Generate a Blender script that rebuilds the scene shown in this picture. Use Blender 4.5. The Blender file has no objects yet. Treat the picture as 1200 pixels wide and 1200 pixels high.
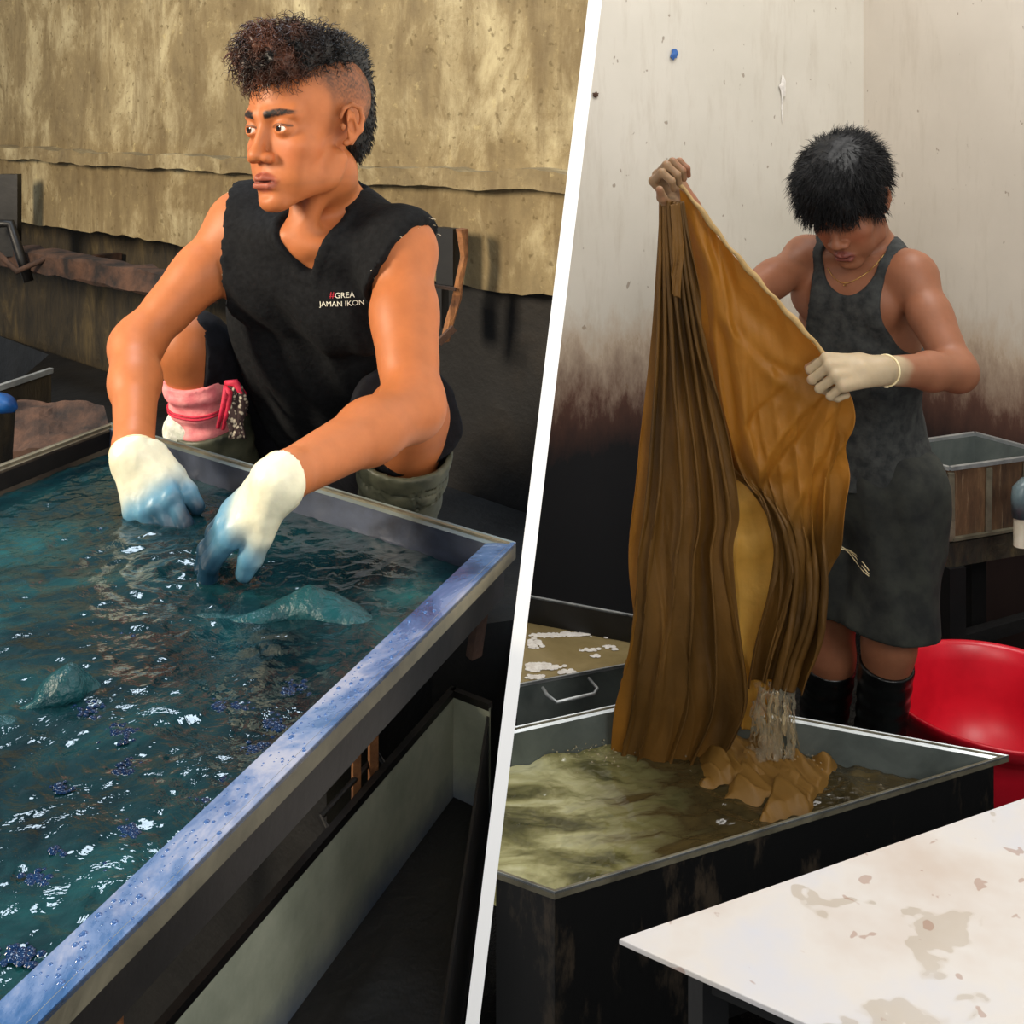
import bpy, bmesh, math, random
import numpy as np
from mathutils import Vector, Matrix, Euler
from mathutils.bvhtree import BVHTree

random.seed(7)
rng = np.random.default_rng(7)
SC = bpy.context.scene
COL = SC.collection
F = 1300.0          # focal length in pixels of a 1200 frame
HY = 130.0          # row of the horizon
EYE = 1.6

# ------------------------------------------------------------------ camera
cam_d = bpy.data.cameras.new('camera')
cam = bpy.data.objects.new('camera', cam_d)
COL.objects.link(cam)
cam.location = (0, 0, EYE)
cam.rotation_euler = (math.pi / 2, 0, 0)
cam_d.sensor_width = 36
cam_d.lens = 36 * F / 1200
cam_d.shift_y = -(600 - HY) / 1200
cam_d.clip_start = 0.02
SC.camera = cam

# ------------------------------------------------------------------ world, lights, exposure
SC.view_settings.view_transform = 'Standard'
SC.view_settings.look = 'None'
SC.view_settings.gamma = 1
SC.view_settings.use_curve_mapping = False
SC.view_settings.exposure = 0.0
W = bpy.data.worlds.new('world')
SC.world = W
W.use_nodes = True
bg = W.node_tree.nodes['Background']
bg.inputs[0].default_value = (0.80, 0.90, 1.0, 1)
bg.inputs[1].default_value = 0.32


def area(name, loc, target, size, power, color, size_y=None, spread=180):
    d = bpy.data.lights.new(name, 'AREA')
    d.energy = power
    d.color = color
    d.size = size
    d.spread = math.radians(spread)
    if size_y:
        d.shape = 'RECTANGLE'
        d.size_y = size_y
    o = bpy.data.objects.new(name, d)
    COL.objects.link(o)
    o.location = loc
    o.rotation_euler = (Vector(target) - Vector(loc)).to_track_quat('-Z', 'Y').to_euler()
    return o


# low warm daylight through the open side of the left room
area('daylight_left_opening', (-2.6, 0.55, 2.35), (-0.45, 1.6, 1.2), 0.55, 126, (1.0, 0.86, 0.66), 0.8)
area('fill_front_left', (-0.35, -0.9, 2.1), (-0.2, 1.3, 0.9), 1.1, 20, (1.0, 0.93, 0.84), 0.9)  # soft fill added to brighten the tray and the man's front
# cool skylight above the dye basin
area('skylight_left', (-0.9, 2.3, 3.4), (-0.4, 1.2, 1.1), 0.5, 34, (0.72, 0.86, 1.0), 0.8)
# skylight over the right room
area('skylight_right', (1.0, 2.2, 3.5), (0.9, 2.3, 0.6), 1.1, 50, (1.0, 0.97, 0.92), 1.1)
# soft fill added in front of the right room
area('fill_front_right', (1.4, -0.6, 2.6), (0.7, 2.6, 0.9), 1.0, 36, (1.0, 0.96, 0.9), 1.0)


# ------------------------------------------------------------------ helpers
def P(px, py, y):
    return Vector(((px - 600) / F * y, y, EYE - (py - HY) / F * y))


def tag(o, label=None, cat=None, group=None, kind=None):
    if label: o['label'] = label
    if cat: o['category'] = cat
    if group: o['group'] = group
    if kind: o['kind'] = kind
    return o


def empty(name, loc, label, cat, group=None):
    o = bpy.data.objects.new(name, None)
    COL.objects.link(o)
    o.location = loc
    o.empty_display_size = 0.05
    return tag(o, label, cat, group)


def wloc(o):
    l = Vector((0, 0, 0))
    while o is not None:
        l += o.location
        o = o.parent
    return l


def mesh_obj(name, V, Fs, m, parent=None, loc=None, smooth=False, col=None, recalc=False):
    """V in world coordinates; the object's origin goes to loc (or to the parent's)."""
    me = bpy.data.meshes.new(name)
    V = np.asarray(V, dtype=np.float64).reshape(-1, 3)
    o = bpy.data.objects.new(name, me)
    COL.objects.link(o)
    if parent is not None:
        o.parent = parent
        base = wloc(parent)
        if loc is not None:
            o.location = Vector(loc) - base
            base = Vector(loc)
    else:
        base = Vector(loc) if loc is not None else Vector((0, 0, 0))
        o.location = base
    V = V - np.array(base)
    if isinstance(Fs, np.ndarray) and Fs.ndim == 2:
        n = Fs.shape[1]
        me.vertices.add(len(V))
        me.vertices.foreach_set('co', V.astype(np.float32).ravel())
        me.loops.add(Fs.size)
        me.loops.foreach_set('vertex_index', Fs.astype(np.int32).ravel())
        me.polygons.add(len(Fs))
        me.polygons.foreach_set('loop_start', np.arange(0, Fs.size, n, dtype=np.int32))
        me.update(calc_edges=True)
        me.validate()
    else:
        me.from_pydata([tuple(v) for v in V], [], [tuple(f) for f in Fs])
    if recalc:
        bm = bmesh.new(); bm.from_mesh(me)
        bmesh.ops.recalc_face_normals(bm, faces=bm.faces)
        bm.to_mesh(me); bm.free()
    if smooth:
        me.polygons.foreach_set('use_smooth', np.ones(len(me.polygons), dtype=bool))
    if col is not None:
        a = me.color_attributes.new('Col', 'FLOAT_COLOR', 'POINT')
        c = np.ones((len(me.vertices), 4), dtype=np.float32)
        c[:, :3] = col
        a.data.foreach_set('color', c.ravel())
    me.materials.append(m)
    return o


class MB:
    """collects simple shapes into one mesh"""
    def __init__(s):
        s.V = []; s.F = []

    def add(s, V, Fs):
        b = len(s.V)
        s.V += [tuple(v) for v in V]
        s.F += [tuple(i + b for i in f) for f in Fs]
        return s

    def prism(s, poly, z0, z1, polytop=None):
        """poly: list of (x, y); extruded from z0 to z1 (z may be a list per vertex)"""
        n = len(poly)
        pt = polytop or poly
        zz0 = z0 if isinstance(z0, (list, tuple)) else [z0] * n
        zz1 = z1 if isinstance(z1, (list, tuple)) else [z1] * n
        V = [(poly[i][0], poly[i][1], zz0[i]) for i in range(n)] + [(pt[i][0], pt[i][1], zz1[i]) for i in range(n)]
        Fs = [tuple(range(n))[::-1], tuple(range(n, 2 * n))]
        for i in range(n):
            j = (i + 1) % n
            Fs.append((i, j, n + j, n + i))
        return s.add(V, Fs)

    def box(s, c, sx, sy, sz, ang=0.0, R=None):
        V = []
        for dz in (-1, 1):
            for dx, dy in ((-1, -1), (1, -1), (1, 1), (-1, 1)):
                v = Vector((dx * sx / 2, dy * sy / 2, dz * sz / 2))
                v = (R @ v) if R is not None else (Matrix.Rotation(ang, 3, 'Z') @ v)
                V.append(Vector(c) + v)
        return s.add(V, [(3, 2, 1, 0), (4, 5, 6, 7), (0, 1, 5, 4), (1, 2, 6, 5), (2, 3, 7, 6), (3, 0, 4, 7)])

    def beam(s, a, b, w, h, up=(0, 0, 1)):
        a = Vector(a); b = Vector(b)
        d = (b - a)
        L = d.length
        d.normalize()
        side = d.cross(Vector(up)).normalized()
        u = side.cross(d).normalized()
        R = Matrix((side, d, u)).transposed()
        return s.box((a + b) / 2, w, L, h, R=R)

    def tube(s, pts, r, n=8, cap=True):
        pts = [Vector(p) for p in pts]
        rs = r if isinstance(r, (list, tuple)) else [r] * len(pts)
        base = len(s.V)
        prev = None
        for i, p in enumerate(pts):
            d = (pts[min(i + 1, len(pts) - 1)] - pts[max(i - 1, 0)])
            if d.length < 1e-9: d = Vector((0, 0, 1))
            d.normalize()
            if prev is None:
                a = d.cross(Vector((0.3, 0.2, 1)))
                if a.length < 1e-3: a = d.cross(Vector((1, 0, 0)))
            else:
                a = prev - d * prev.dot(d)
            a.normalize(); prev = a
            b = d.cross(a)
            for k in range(n):
                t = 2 * math.pi * k / n
                s.V.append(tuple(p + (a * math.cos(t) + b * math.sin(t)) * rs[i]))
        for i in range(len(pts) - 1):
            for k in range(n):
                k2 = (k + 1) % n
                s.F.append((base + i * n + k, base + i * n + k2, base + (i + 1) * n + k2, base + (i + 1) * n + k))
        if cap:
            s.F.append(tuple(base + k for k in range(n))[::-1])
            s.F.append(tuple(base + (len(pts) - 1) * n + k for k in range(n)))
        return s

    def build(s, name, m, parent=None, loc=None, smooth=False, bevel=0.0):
        o = mesh_obj(name, s.V, s.F, m, parent, loc, smooth, recalc=True)
        if bevel:
            md = o.modifiers.new('bevel', 'BEVEL')
            md.width = bevel; md.segments = 2; md.limit_method = 'ANGLE'
        return o


# --- value noise
def _hash(i, j, k, seed):
    n = (i * 374761393 + j * 668265263 + k * 2147483647 + seed * 974634777) & 0xffffffff
    n = ((n ^ (n >> 13)) * 1274126177) & 0xffffffff
    n = (n ^ (n >> 16)) & 0xffffffff
    return n.astype(np.float64) / 4294967295.0


def vnoise(p, seed=0):
    p = np.asarray(p, dtype=np.float64)
    i = np.floor(p).astype(np.int64)
    f = p - i
    f = f * f * (3 - 2 * f)
    r = 0
    for dx in (0, 1):
        wx = f[..., 0] if dx else 1 - f[..., 0]
        for dy in (0, 1):
            wy = f[..., 1] if dy else 1 - f[..., 1]
            for dz in (0, 1):
                wz = f[..., 2] if dz else 1 - f[..., 2]
                r = r + wx * wy * wz * _hash(i[..., 0] + dx, i[..., 1] + dy, i[..., 2] + dz, seed)
    return r * 2 - 1


def fbm(p, oct=4, seed=0):
    p = np.asarray(p, dtype=np.float64)
    r = 0; a = 1.0; t = 0
    for o in range(oct):
        r = r + a * vnoise(p * (2 ** o), seed + o)
        t += a; a *= 0.5
    return r / t


def smooth01(x, a, b):
    t = np.clip((x - a) / (b - a), 0, 1)
    return t * t * (3 - 2 * t)


# ------------------------------------------------------------------ materials
def srgb(r, g, b):
    f = lambda c: (c / 255 / 12.92) if c / 255 <= 0.04045 else ((c / 255 + 0.055) / 1.055) ** 2.4
    return (f(r), f(g), f(b), 1)


class NT:
    def __init__(s, name):
        s.m = bpy.data.materials.new(name)
        s.m.use_nodes = True
        s.t = s.m.node_tree
        s.b = s.t.nodes['Principled BSDF']
        s.out = s.t.nodes['Material Output']
        s.tc = s.t.nodes.new('ShaderNodeTexCoord')

    def n(s, typ, **kw):
        nd = s.t.nodes.new(typ)
        for k, v in kw.items():
            if isinstance(v, tuple) and len(v) == 2 and hasattr(v[0], 'default_value') is False and v[0] == 'in':
                pass
            setattr(nd, k, v)
        return nd

    def l(s, a, b):
        s.t.links.new(a, b)

    def mapping(s, scale=(1, 1, 1), src='Object'):
        mp = s.n('ShaderNodeMapping')
        mp.inputs['Scale'].default_value = scale
        s.l(s.tc.outputs[src], mp.inputs['Vector'])
        return mp.outputs[0]

    def noise(s, scale, detail=6, rough=0.6, vec=None, dist=0.0, mscale=None):
        nd = s.n('ShaderNodeTexNoise')
        nd.inputs['Scale'].default_value = scale
        nd.inputs['Detail'].default_value = detail
        nd.inputs['Roughness'].default_value = rough
        nd.inputs['Distortion'].default_value = dist
        v = vec or s.mapping(mscale or (1, 1, 1))
        s.l(v, nd.inputs['Vector'])
        return nd.outputs[0]

    def ramp(s, fac, stops):
        r = s.n('ShaderNodeValToRGB')
        el = r.color_ramp.elements
        while len(el) < len(stops): el.new(0.5)
        for e, (p, c) in zip(el, stops):
            e.position = p
            e.color = c if len(c) == 4 else (*c, 1)
        s.l(fac, r.inputs[0])
        return r.outputs[0]

    def mix(s, fac, a, b, typ='MIX'):
        mx = s.n('ShaderNodeMix'); mx.data_type = 'RGBA'; mx.blend_type = typ
        for sock, v in ((mx.inputs[0], fac), (mx.inputs[6], a), (mx.inputs[7], b)):
            if hasattr(v, 'links'): s.l(v, sock)
            elif isinstance(v, (int, float)): sock.default_value = v if sock == mx.inputs[0] else (v, v, v, 1)
            else: sock.default_value = v
        return mx.outputs[2]

    def math(s, op, a, b=0.0, c=0.0):
        nd = s.n('ShaderNodeMath'); nd.operation = op
        for i, v in enumerate((a, b, c)):
            if hasattr(v, 'links'): s.l(v, nd.inputs[i])
            else: nd.inputs[i].default_value = v
        return nd.outputs[0]

    def z(s, src='Object'):
        sp = s.n('ShaderNodeSeparateXYZ')
        s.l(s.tc.outputs[src], sp.inputs[0])
        return sp.outputs

    def color(s, c):
        if hasattr(c, 'links'): s.l(c, s.b.inputs['Base Color'])
        else: s.b.inputs['Base Color'].default_value = c
        return s

    def rough(s, r):
        if hasattr(r, 'links'): s.l(r, s.b.inputs['Roughness'])
        else: s.b.inputs['Roughness'].default_value = r
        return s

    def bump(s, h, strength=0.3, dist=0.01):
        bp = s.n('ShaderNodeBump')
        bp.inputs['Strength'].default_value = strength
        bp.inputs['Distance'].default_value = dist
        s.l(h, bp.inputs['Height'])
        s.l(bp.outputs[0], s.b.inputs['Normal'])
        return s

    def set(s, **kw):
        for k, v in kw.items():
            s.b.inputs[k.replace('_', ' ')].default_value = v
        return s


def simple(name, c1, c2, scale=20, rough=0.6, bump=0.2, metal=0.0, dist=0.004, mscale=None, det=6):
    t = NT(name)
    n = t.noise(scale, det, mscale=mscale)
    t.color(t.ramp(n, [(0.35, c1), (0.65, c2)])).rough(rough)
    t.bump(n, bump, dist)
    t.b.inputs['Metallic'].default_value = metal
    return t.m


def attr_mat(name, rough=0.5, sss=0.0, noise_amt=0.12, nscale=60, bump=0.1, bdist=0.001, sheen=0.0, spec=0.5):
    t = NT(name)
    a = t.n('ShaderNodeAttribute'); a.attribute_name = 'Col'
    n = t.noise(nscale, 5)
    v = t.ramp(n, [(0.3, (1 - noise_amt,) * 3), (0.7, (1 + noise_amt,) * 3)])
    t.color(t.mix(1.0, a.outputs[0], v, 'MULTIPLY')).rough(rough)
    t.bump(n, bump, bdist)
    if sss:
        t.b.inputs['Subsurface Weight'].default_value = sss
        t.b.inputs['Subsurface Radius'].default_value = (0.02, 0.008, 0.004)
        t.b.inputs['Subsurface Scale'].default_value = 0.4
    t.b.inputs['Specular IOR Level'].default_value = spec
    if sheen:
        t.b.inputs['Sheen Weight'].default_value = sheen
    return t.m


M = {}
M['skin'] = attr_mat('skin', 0.50, 0.15, 0.07, 45, 0.15, 0.001, spec=0.32)
M['eye'] = attr_mat('eye', 0.08, 0, 0.0, 10, 0, 0.001)
M['cloth_black'] = simple('black_cotton', srgb(17, 18, 20), srgb(27, 28, 30), 120, 0.9, 0.35)
M['cloth_black'].node_tree.nodes['Principled BSDF'].inputs['Specular IOR Level'].default_value = 0.15
M['shorts_black'] = simple('black_nylon', srgb(12, 12, 17), srgb(20, 21, 28), 90, 0.8, 0.3)
M['shorts_black'].node_tree.nodes['Principled BSDF'].inputs['Specular IOR Level'].default_value = 0.2
M['tank_top'] = simple('charcoal_jersey', srgb(30, 33, 34), srgb(60, 62, 60), 45, 0.92, 0.5)
M['shorts_grime'] = simple('grimy_shorts', srgb(22, 24, 24), srgb(48, 50, 44), 18, 0.92, 0.5)
M['hair1'] = attr_mat('brown_black_hair', 0.42, 0, 0.3, 200, 0.3, 0.002, spec=0.35)
M['hair2'] = simple('black_hair', srgb(8, 8, 10), srgb(17, 16, 17), 200, 0.5, 0.3)
M['hair2'].node_tree.nodes['Principled BSDF'].inputs['Specular IOR Level'].default_value = 0.25
M['glove'] = attr_mat('latex_glove', 0.38, 0.05, 0.10, 60, 0.35, 0.002)
M['boot_grey'] = simple('grey_rubber', srgb(52, 56, 44), srgb(86, 88, 70), 26, 0.5, 0.2)
M['boot_black'] = simple('black_rubber', srgb(8, 9, 10), srgb(16, 18, 18), 26, 0.3, 0.25)
M['pink'] = simple('pink_gauze', srgb(226, 120, 128), srgb(250, 160, 160), 60, 0.85, 0.5)
M['red_cord'] = simple('red_cord', srgb(170, 20, 50), srgb(215, 40, 75), 80, 0.7, 0.3)
M['white_knit'] = simple('white_knit', srgb(200, 205, 190), srgb(235, 235, 225), 90, 0.9, 0.5)
M['gold'] = simple('gold_chain', srgb(200, 160, 90), srgb(230, 190, 120), 100, 0.3, 0.1, 1.0)
M['cord_cream'] = simple('cream_cord', srgb(220, 200, 150), srgb(240, 225, 185), 100, 0.7, 0.3)
M['thread'] = simple('cream_thread', srgb(200, 185, 150), srgb(225, 215, 190), 100, 0.8, 0.1)
M['print_white'] = simple('white_print', srgb(225, 222, 205), srgb(238, 236, 220), 100, 0.7, 0.1)
M['print_red'] = simple('red_print', srgb(170, 25, 45), srgb(195, 40, 60), 100, 0.7, 0.1)
M['rust'] = simple('rusty_steel', srgb(30, 22, 19), srgb(88, 60, 44), 14, 0.85, 0.8, 0.0, 0.01)
M['rust_bright'] = simple('orange_rust', srgb(90, 55, 32), srgb(168, 112, 66), 22, 0.85, 0.9, 0.0, 0.012)
M['dark_steel'] = simple('dark_steel', srgb(14, 13, 13), srgb(34, 31, 29), 12, 0.45, 0.3, 0.2)
M['black_iron'] = simple('black_iron', srgb(9, 9, 10), srgb(22, 21, 21), 9, 0.5, 0.3)
M['dark_concrete'] = simple('dark_wet_concrete', srgb(10, 10, 11), srgb(24, 23, 22), 5, 0.55, 0.6, 0, 0.02)
M['blue_bag'] = simple('blue_plastic_bag', srgb(6, 44, 90), srgb(16, 96, 170), 12, 0.35, 0.5)
M['white_paint'] = simple('white_panel_paint', srgb(250, 250, 250), srgb(255, 255, 255), 3, 0.8, 0.0)
M['white_plastic'] = simple('ivory_pipe_plastic', srgb(205, 200, 175), srgb(225, 220, 200), 20, 0.4, 0.1)
M['grey_plastic'] = simple('grey_pipe_plastic', srgb(66, 82, 88), srgb(100, 118, 122), 20, 0.35, 0.1)


def m_olive_wall():
    t = NT('stained_ochre_render')
    n1 = t.noise(1.6, 8, 0.65)
    n2 = t.noise(5.0, 10, 0.72, mscale=(1.3, 1.3, 0.8), dist=0.35)
    n3 = t.noise(34, 6, 0.7)
    c = t.ramp(n1, [(0.30, srgb(94, 80, 54)), (0.5, srgb(128, 112, 80)), (0.72, srgb(160, 144, 108))])
    c2 = t.ramp(n2, [(0.33, srgb(82, 66, 42)), (0.50, srgb(132, 114, 78)), (0.66, srgb(204, 190, 150))])
    c = t.mix(0.55, c, c2)
    sp = t.ramp(n3, [(0.60, (0, 0, 0)), (0.74, (0.55, 0.55, 0.55))])
    c = t.mix(sp, c, srgb(196, 178, 126))
    stk = t.ramp(t.noise(4.0, 8, 0.7, mscale=(3.5, 3.5, 0.55), dist=0.3), [(0.40, (0.5, 0.5, 0.5)), (0.52, (0, 0, 0))])
    c = t.mix(stk, c, srgb(98, 80, 50))
    pit = t.ramp(t.noise(60, 3, 0.5), [(0.30, (0.7, 0.7, 0.7)), (0.38, (0, 0, 0))])
    c = t.mix(pit, c, srgb(92, 76, 44))
    t.color(c).rough(0.82)
    t.bump(t.math('ADD', n2, t.math('MULTIPLY', n3, 0.5)), 0.4, 0.008)
    return t.m


def m_under_wall():
    t = NT('dark_mouldy_concrete')
    n1 = t.noise(2.5, 8, 0.65)
    n2 = t.noise(9, 7, 0.7, mscale=(2, 2, 0.6), dist=0.8)
    x = t.z()
    c = t.ramp(t.mix(0.5, n1, n2), [(0.38, srgb(26, 23, 17)), (0.52, srgb(62, 52, 34)), (0.68, srgb(112, 94, 58))])
    # mask rising towards the right end, weighted out of the colour
    dark = t.ramp(t.math('ADD', x[0], t.math('MULTIPLY', n1, 0.3)), [(0.0, (0, 0, 0)), (0.12, (1, 1, 1))])
    c = t.mix(t.math('MULTIPLY', dark, 0.0), c, srgb(14, 12, 10))
    t.color(c).rough(0.8)
    t.bump(n2, 0.6, 0.02)
    return t.m


def m_dark_wall():
    t = NT('near_black_wall')
    n1 = t.noise(3, 8, 0.7)
    t.color(t.ramp(n1, [(0.35, srgb(8, 7, 6)), (0.55, srgb(15, 12, 10)), (0.75, srgb(34, 27, 19))])).rough(0.75)
    t.bump(n1, 0.5, 0.02)
    return t.m


def m_cream_wall(name, low, lowblack, base1, base2):
    """limewashed wall with dye splashed on its lower part"""
    t = NT(name)
    n1 = t.noise(1.3, 6, 0.6)
    n2 = t.noise(7, 8, 0.7, mscale=(3, 3, 0.5))
    dr = t.noise(7, 9, 0.75, mscale=(2.0, 2.0, 0.8))
    z = t.z('Object')[2]
    base = t.ramp(n1, [(0.3, base1), (0.7, base2)])
    st = t.ramp(n2, [(0.52, (0, 0, 0)), (0.82, (0.45, 0.45, 0.45))])
    base = t.mix(st, base, srgb(172, 158, 138))
    spots = t.ramp(t.noise(38, 2, 0.5, mscale=(1, 1, 0.7)), [(0.24, (0.6, 0.6, 0.6)), (0.27, (0, 0, 0))])
    base = t.mix(spots, base, srgb(120, 98, 76))
    zz = t.math('ADD', z, t.math('MULTIPLY', t.math('SUBTRACT', dr, 0.5), 0.42))
    # pale tan wash
    f1 = t.ramp(zz, [(0.0, (1, 1, 1)), (0.88, (1, 1, 1)), (1.0, (0, 0, 0))])
    c = t.mix(t.math('MULTIPLY', f1, 0.55), base, srgb(178, 146, 112))
    f2 = t.ramp(zz, [(0.69, (1, 1, 1)), (0.90, (0, 0, 0))])
    c = t.mix(t.math('MULTIPLY', f2, 0.95), c, low)
    zz2 = t.math('ADD', z, t.math('MULTIPLY', t.math('SUBTRACT', dr, 0.5), 0.20))
    f3 = t.ramp(zz2, [(0.57, (1, 1, 1)), (0.745, (0, 0, 0))])
    c = t.mix(f3, c, lowblack)
    t.color(c).rough(0.8)
    t.bump(t.math('ADD', n1, t.math('MULTIPLY', n2, 0.3)), 0.25, 0.01)
    return t.m


M['wall_olive'] = m_olive_wall()
M['wall_under'] = m_under_wall()
M['wall_dark'] = m_dark_wall()
M['wall_cream_l'] = m_cream_wall('limewash_dye_splashed_black', srgb(84, 44, 30), srgb(15, 16, 20), srgb(198, 192, 178), srgb(216, 210, 198))
M['wall_cream_r'] = m_cream_wall('limewash_dye_splashed_maroon', srgb(96, 56, 42), srgb(46, 30, 27), srgb(196, 186, 172), srgb(214, 204, 190))


def m_rim():
    """brushed steel rim stained blue by indigo"""
    t = NT('indigo_stained_steel')
    n1 = t.noise(7, 8, 0.68, dist=0.8)
    n2 = t.noise(50, 5, 0.6)
    c = t.ramp(n1, [(0.36, srgb(30, 62, 104)), (0.45, srgb(62, 100, 150)), (0.52, srgb(104, 128, 170)), (0.60, srgb(150, 156, 178)), (0.75, srgb(178, 176, 182))])
    c = t.mix(t.ramp(t.noise(26, 6, 0.7), [(0.52, (0, 0, 0)), (0.66, (0.55, 0.55, 0.55))]), c, srgb(60, 92, 140))
    t.color(c).rough(t.ramp(n1, [(0.4, (0.16,) * 3), (0.6, (0.42,) * 3)]))
    t.bump(n2, 0.25, 0.002)
    t.set(Metallic=0.25)
    return t.m


def m_steel(name, c1, c2, metal=0.7, r=0.4, sc=14):
    t = NT(name)
    n1 = t.noise(sc, 7, 0.65, dist=0.5)
    t.color(t.ramp(n1, [(0.35, c1), (0.65, c2)])).rough(t.ramp(n1, [(0.3, (r - 0.1,) * 3), (0.7, (r + 0.15,) * 3)]))
    t.bump(n1, 0.15, 0.003)
    t.set(Metallic=metal)
    return t.m


M['rim_blue'] = m_rim()
M['lip_steel'] = m_steel('worn_steel_lip', srgb(92, 88, 74), srgb(132, 126, 106), 0.4, 0.45)
M['basin_inner'] = m_steel('blue_black_stained_basin', srgb(18, 22, 34), srgb(66, 74, 92), 0.25, 0.4, 7)
M['basin_inner_left'] = m_steel('brown_grey_stained_basin', srgb(52, 46, 42), srgb(100, 92, 78), 0.25, 0.45, 7)
M['steel_bright'] = m_steel('bare_steel_edge', srgb(150, 155, 158), srgb(195, 200, 200), 0.6, 0.35)
M['steel_grey'] = m_steel('grey_sheet_steel', srgb(84, 92, 90), srgb(112, 120, 116), 0.25, 0.45, 6)


def m_tray():
    t = NT('verdigris_grey_sheet')
    n1 = t.noise(7, 7, 0.65)
    z = t.z('Object')[2]
    c = t.ramp(n1, [(0.35, srgb(140, 146, 128)), (0.65, srgb(178, 182, 162))])
    b = t.ramp(t.math('ADD', z, t.math('MULTIPLY', n1, 0.06)), [(0.02, (1, 1, 1)), (0.085, (0, 0, 0))])
    c = t.mix(t.math('MULTIPLY', b, 0.85), c, srgb(46, 66, 110))
    t.color(c).rough(0.5)
    t.bump(n1, 0.2, 0.004)
    return t.m


M['tray'] = m_tray()


def m_side_rust():
    t = NT('stained_tank_board')
    n1 = t.noise(4, 8, 0.7, mscale=(3, 3, 0.7))
    st = t.noise(16, 6, 0.7, mscale=(4, 4, 0.25))
    c = t.ramp(n1, [(0.35, srgb(52, 36, 24)), (0.55, srgb(98, 72, 48)), (0.72, srgb(138, 110, 78))])
    s = t.ramp(st, [(0.58, (0, 0, 0)), (0.70, (0.7, 0.7, 0.7))])
    c = t.mix(s, c, srgb(164, 142, 112))
    t.color(c).rough(0.75)
    t.bump(st, 0.3, 0.006)
    return t.m


M['tank_board'] = m_side_rust()


def m_black_side():
    t = NT('black_drip_stained_basin_side')
    st = t.noise(5, 8, 0.7, mscale=(2.4, 2.4, 0.8))
    s = t.ramp(st, [(0.53, (0, 0, 0)), (0.62, (0.6, 0.6, 0.6))])
    c = t.mix(s, srgb(14, 14, 14), srgb(84, 72, 58))
    t.color(c).rough(0.35)
    t.bump(st, 0.2, 0.004)
    return t.m


M['black_side'] = m_black_side()


def m_table():
    t = NT('stained_white_sheet')
    n1 = t.noise(3.2, 5, 0.6)
    bl = t.noise(9.5, 3, 0.45, mscale=(1, 1, 1), dist=0.3)
    sp = t.noise(30, 2, 0.5, dist=0.4)
    c = t.ramp(n1, [(0.32, srgb(204, 190, 178)), (0.5, srgb(216, 210, 204)), (0.68, srgb(204, 206, 216))])
    s = t.ramp(bl, [(0.60, (0, 0, 0)), (0.615, (0.5, 0.5, 0.5)), (0.75, (0.6, 0.6, 0.6))])
    c = t.mix(s, c, srgb(180, 166, 146))
    s2 = t.ramp(sp, [(0.68, (0, 0, 0)), (0.70, (0.55, 0.55, 0.55))])
    c = t.mix(s2, c, srgb(160, 120, 100))
    t.color(c).rough(t.ramp(bl, [(0.59, (0.45,) * 3), (0.63, (0.12,) * 3)]))
    t.bump(n1, 0.05, 0.004)
    return t.m


M['table_sheet'] = m_table()


def m_red():
    t = NT('red_plastic')
    n1 = t.noise(6, 5)
    t.color(t.ramp(n1, [(0.35, srgb(186, 14, 34)), (0.65, srgb(214, 26, 46))])).rough(0.32)
    t.bump(n1, 0.05, 0.004)
    t.b.inputs['Subsurface Weight'].default_value = 0.0
    return t.m


M['red'] = m_red()


def m_floor():
    t = NT('wet_dark_floor')
    n1 = t.noise(4, 8, 0.7)
    n2 = t.noise(40, 5, 0.7)
    t.color(t.ramp(n1, [(0.35, srgb(14, 14, 14)), (0.6, srgb(30, 29, 27)), (0.78, srgb(52, 48, 42))]))
    t.rough(t.ramp(n1, [(0.35, (0.12,) * 3), (0.65, (0.5,) * 3)]))
    t.bump(t.math('ADD', n1, t.math('MULTIPLY', n2, 0.4)), 0.6, 0.02)
    return t.m


M['floor'] = m_floor()


def m_water(name, stops, rough=0.05, bscale=22, bstr=0.25, bdist=0.01, dirty=None):
    t = NT(name)
    n1 = t.noise(3.0, 7, 0.65, dist=1.2)
    t.color(t.ramp(n1, stops)).rough(rough)
    n2 = t.noise(bscale, 5, 0.6, dist=0.6)
    n3 = t.noise(bscale * 4, 3, 0.5)
    t.bump(t.math('ADD', n2, t.math('MULTIPLY', n3, 0.25)), bstr, bdist)
    t.set(IOR=1.33)
    t.b.inputs['Specular IOR Level'].default_value = 0.6
    return t.m


M['water_indigo'] = m_water('indigo_dye_liquor', [(0.34, srgb(5, 18, 24)), (0.48, srgb(12, 42, 48)), (0.60, srgb(22, 66, 70)), (0.74, srgb(36, 92, 92))], 0.04, 16, 0.35, 0.012)


def m_water_ochre():
    t = NT('ochre_dye_liquor')
    w = t.noise(5.0, 6, 0.55, dist=1.4, mscale=(0.8, 1.8, 1))
    x = t.z('Object')
    # the liquor is pale on the left and dark brown round the cloth
    f = t.math('ADD', t.math('ADD', t.math('MULTIPLY', x[0], 1.5), 0.60), t.math('MULTIPLY', t.math('SUBTRACT', w, 0.5), 1.1))
    pale = t.ramp(w, [(0.38, srgb(78, 76, 46)), (0.48, srgb(132, 128, 84)), (0.56, srgb(176, 172, 126)), (0.66, srgb(204, 202, 164))])  # pale murk, with ripple highlights painted into the brightest stops
    dark = t.ramp(w, [(0.35, srgb(38, 34, 22)), (0.65, srgb(78, 66, 38))])
    ff = t.ramp(f, [(0.30, (0, 0, 0)), (0.52, (1, 1, 1))])
    t.color(t.mix(ff, pale, dark)).rough(0.05)
    n2 = t.noise(20, 5, 0.6, dist=0.8)
    t.bump(n2, 0.22, 0.010)
    t.set(IOR=1.45)
    return t.m


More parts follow.
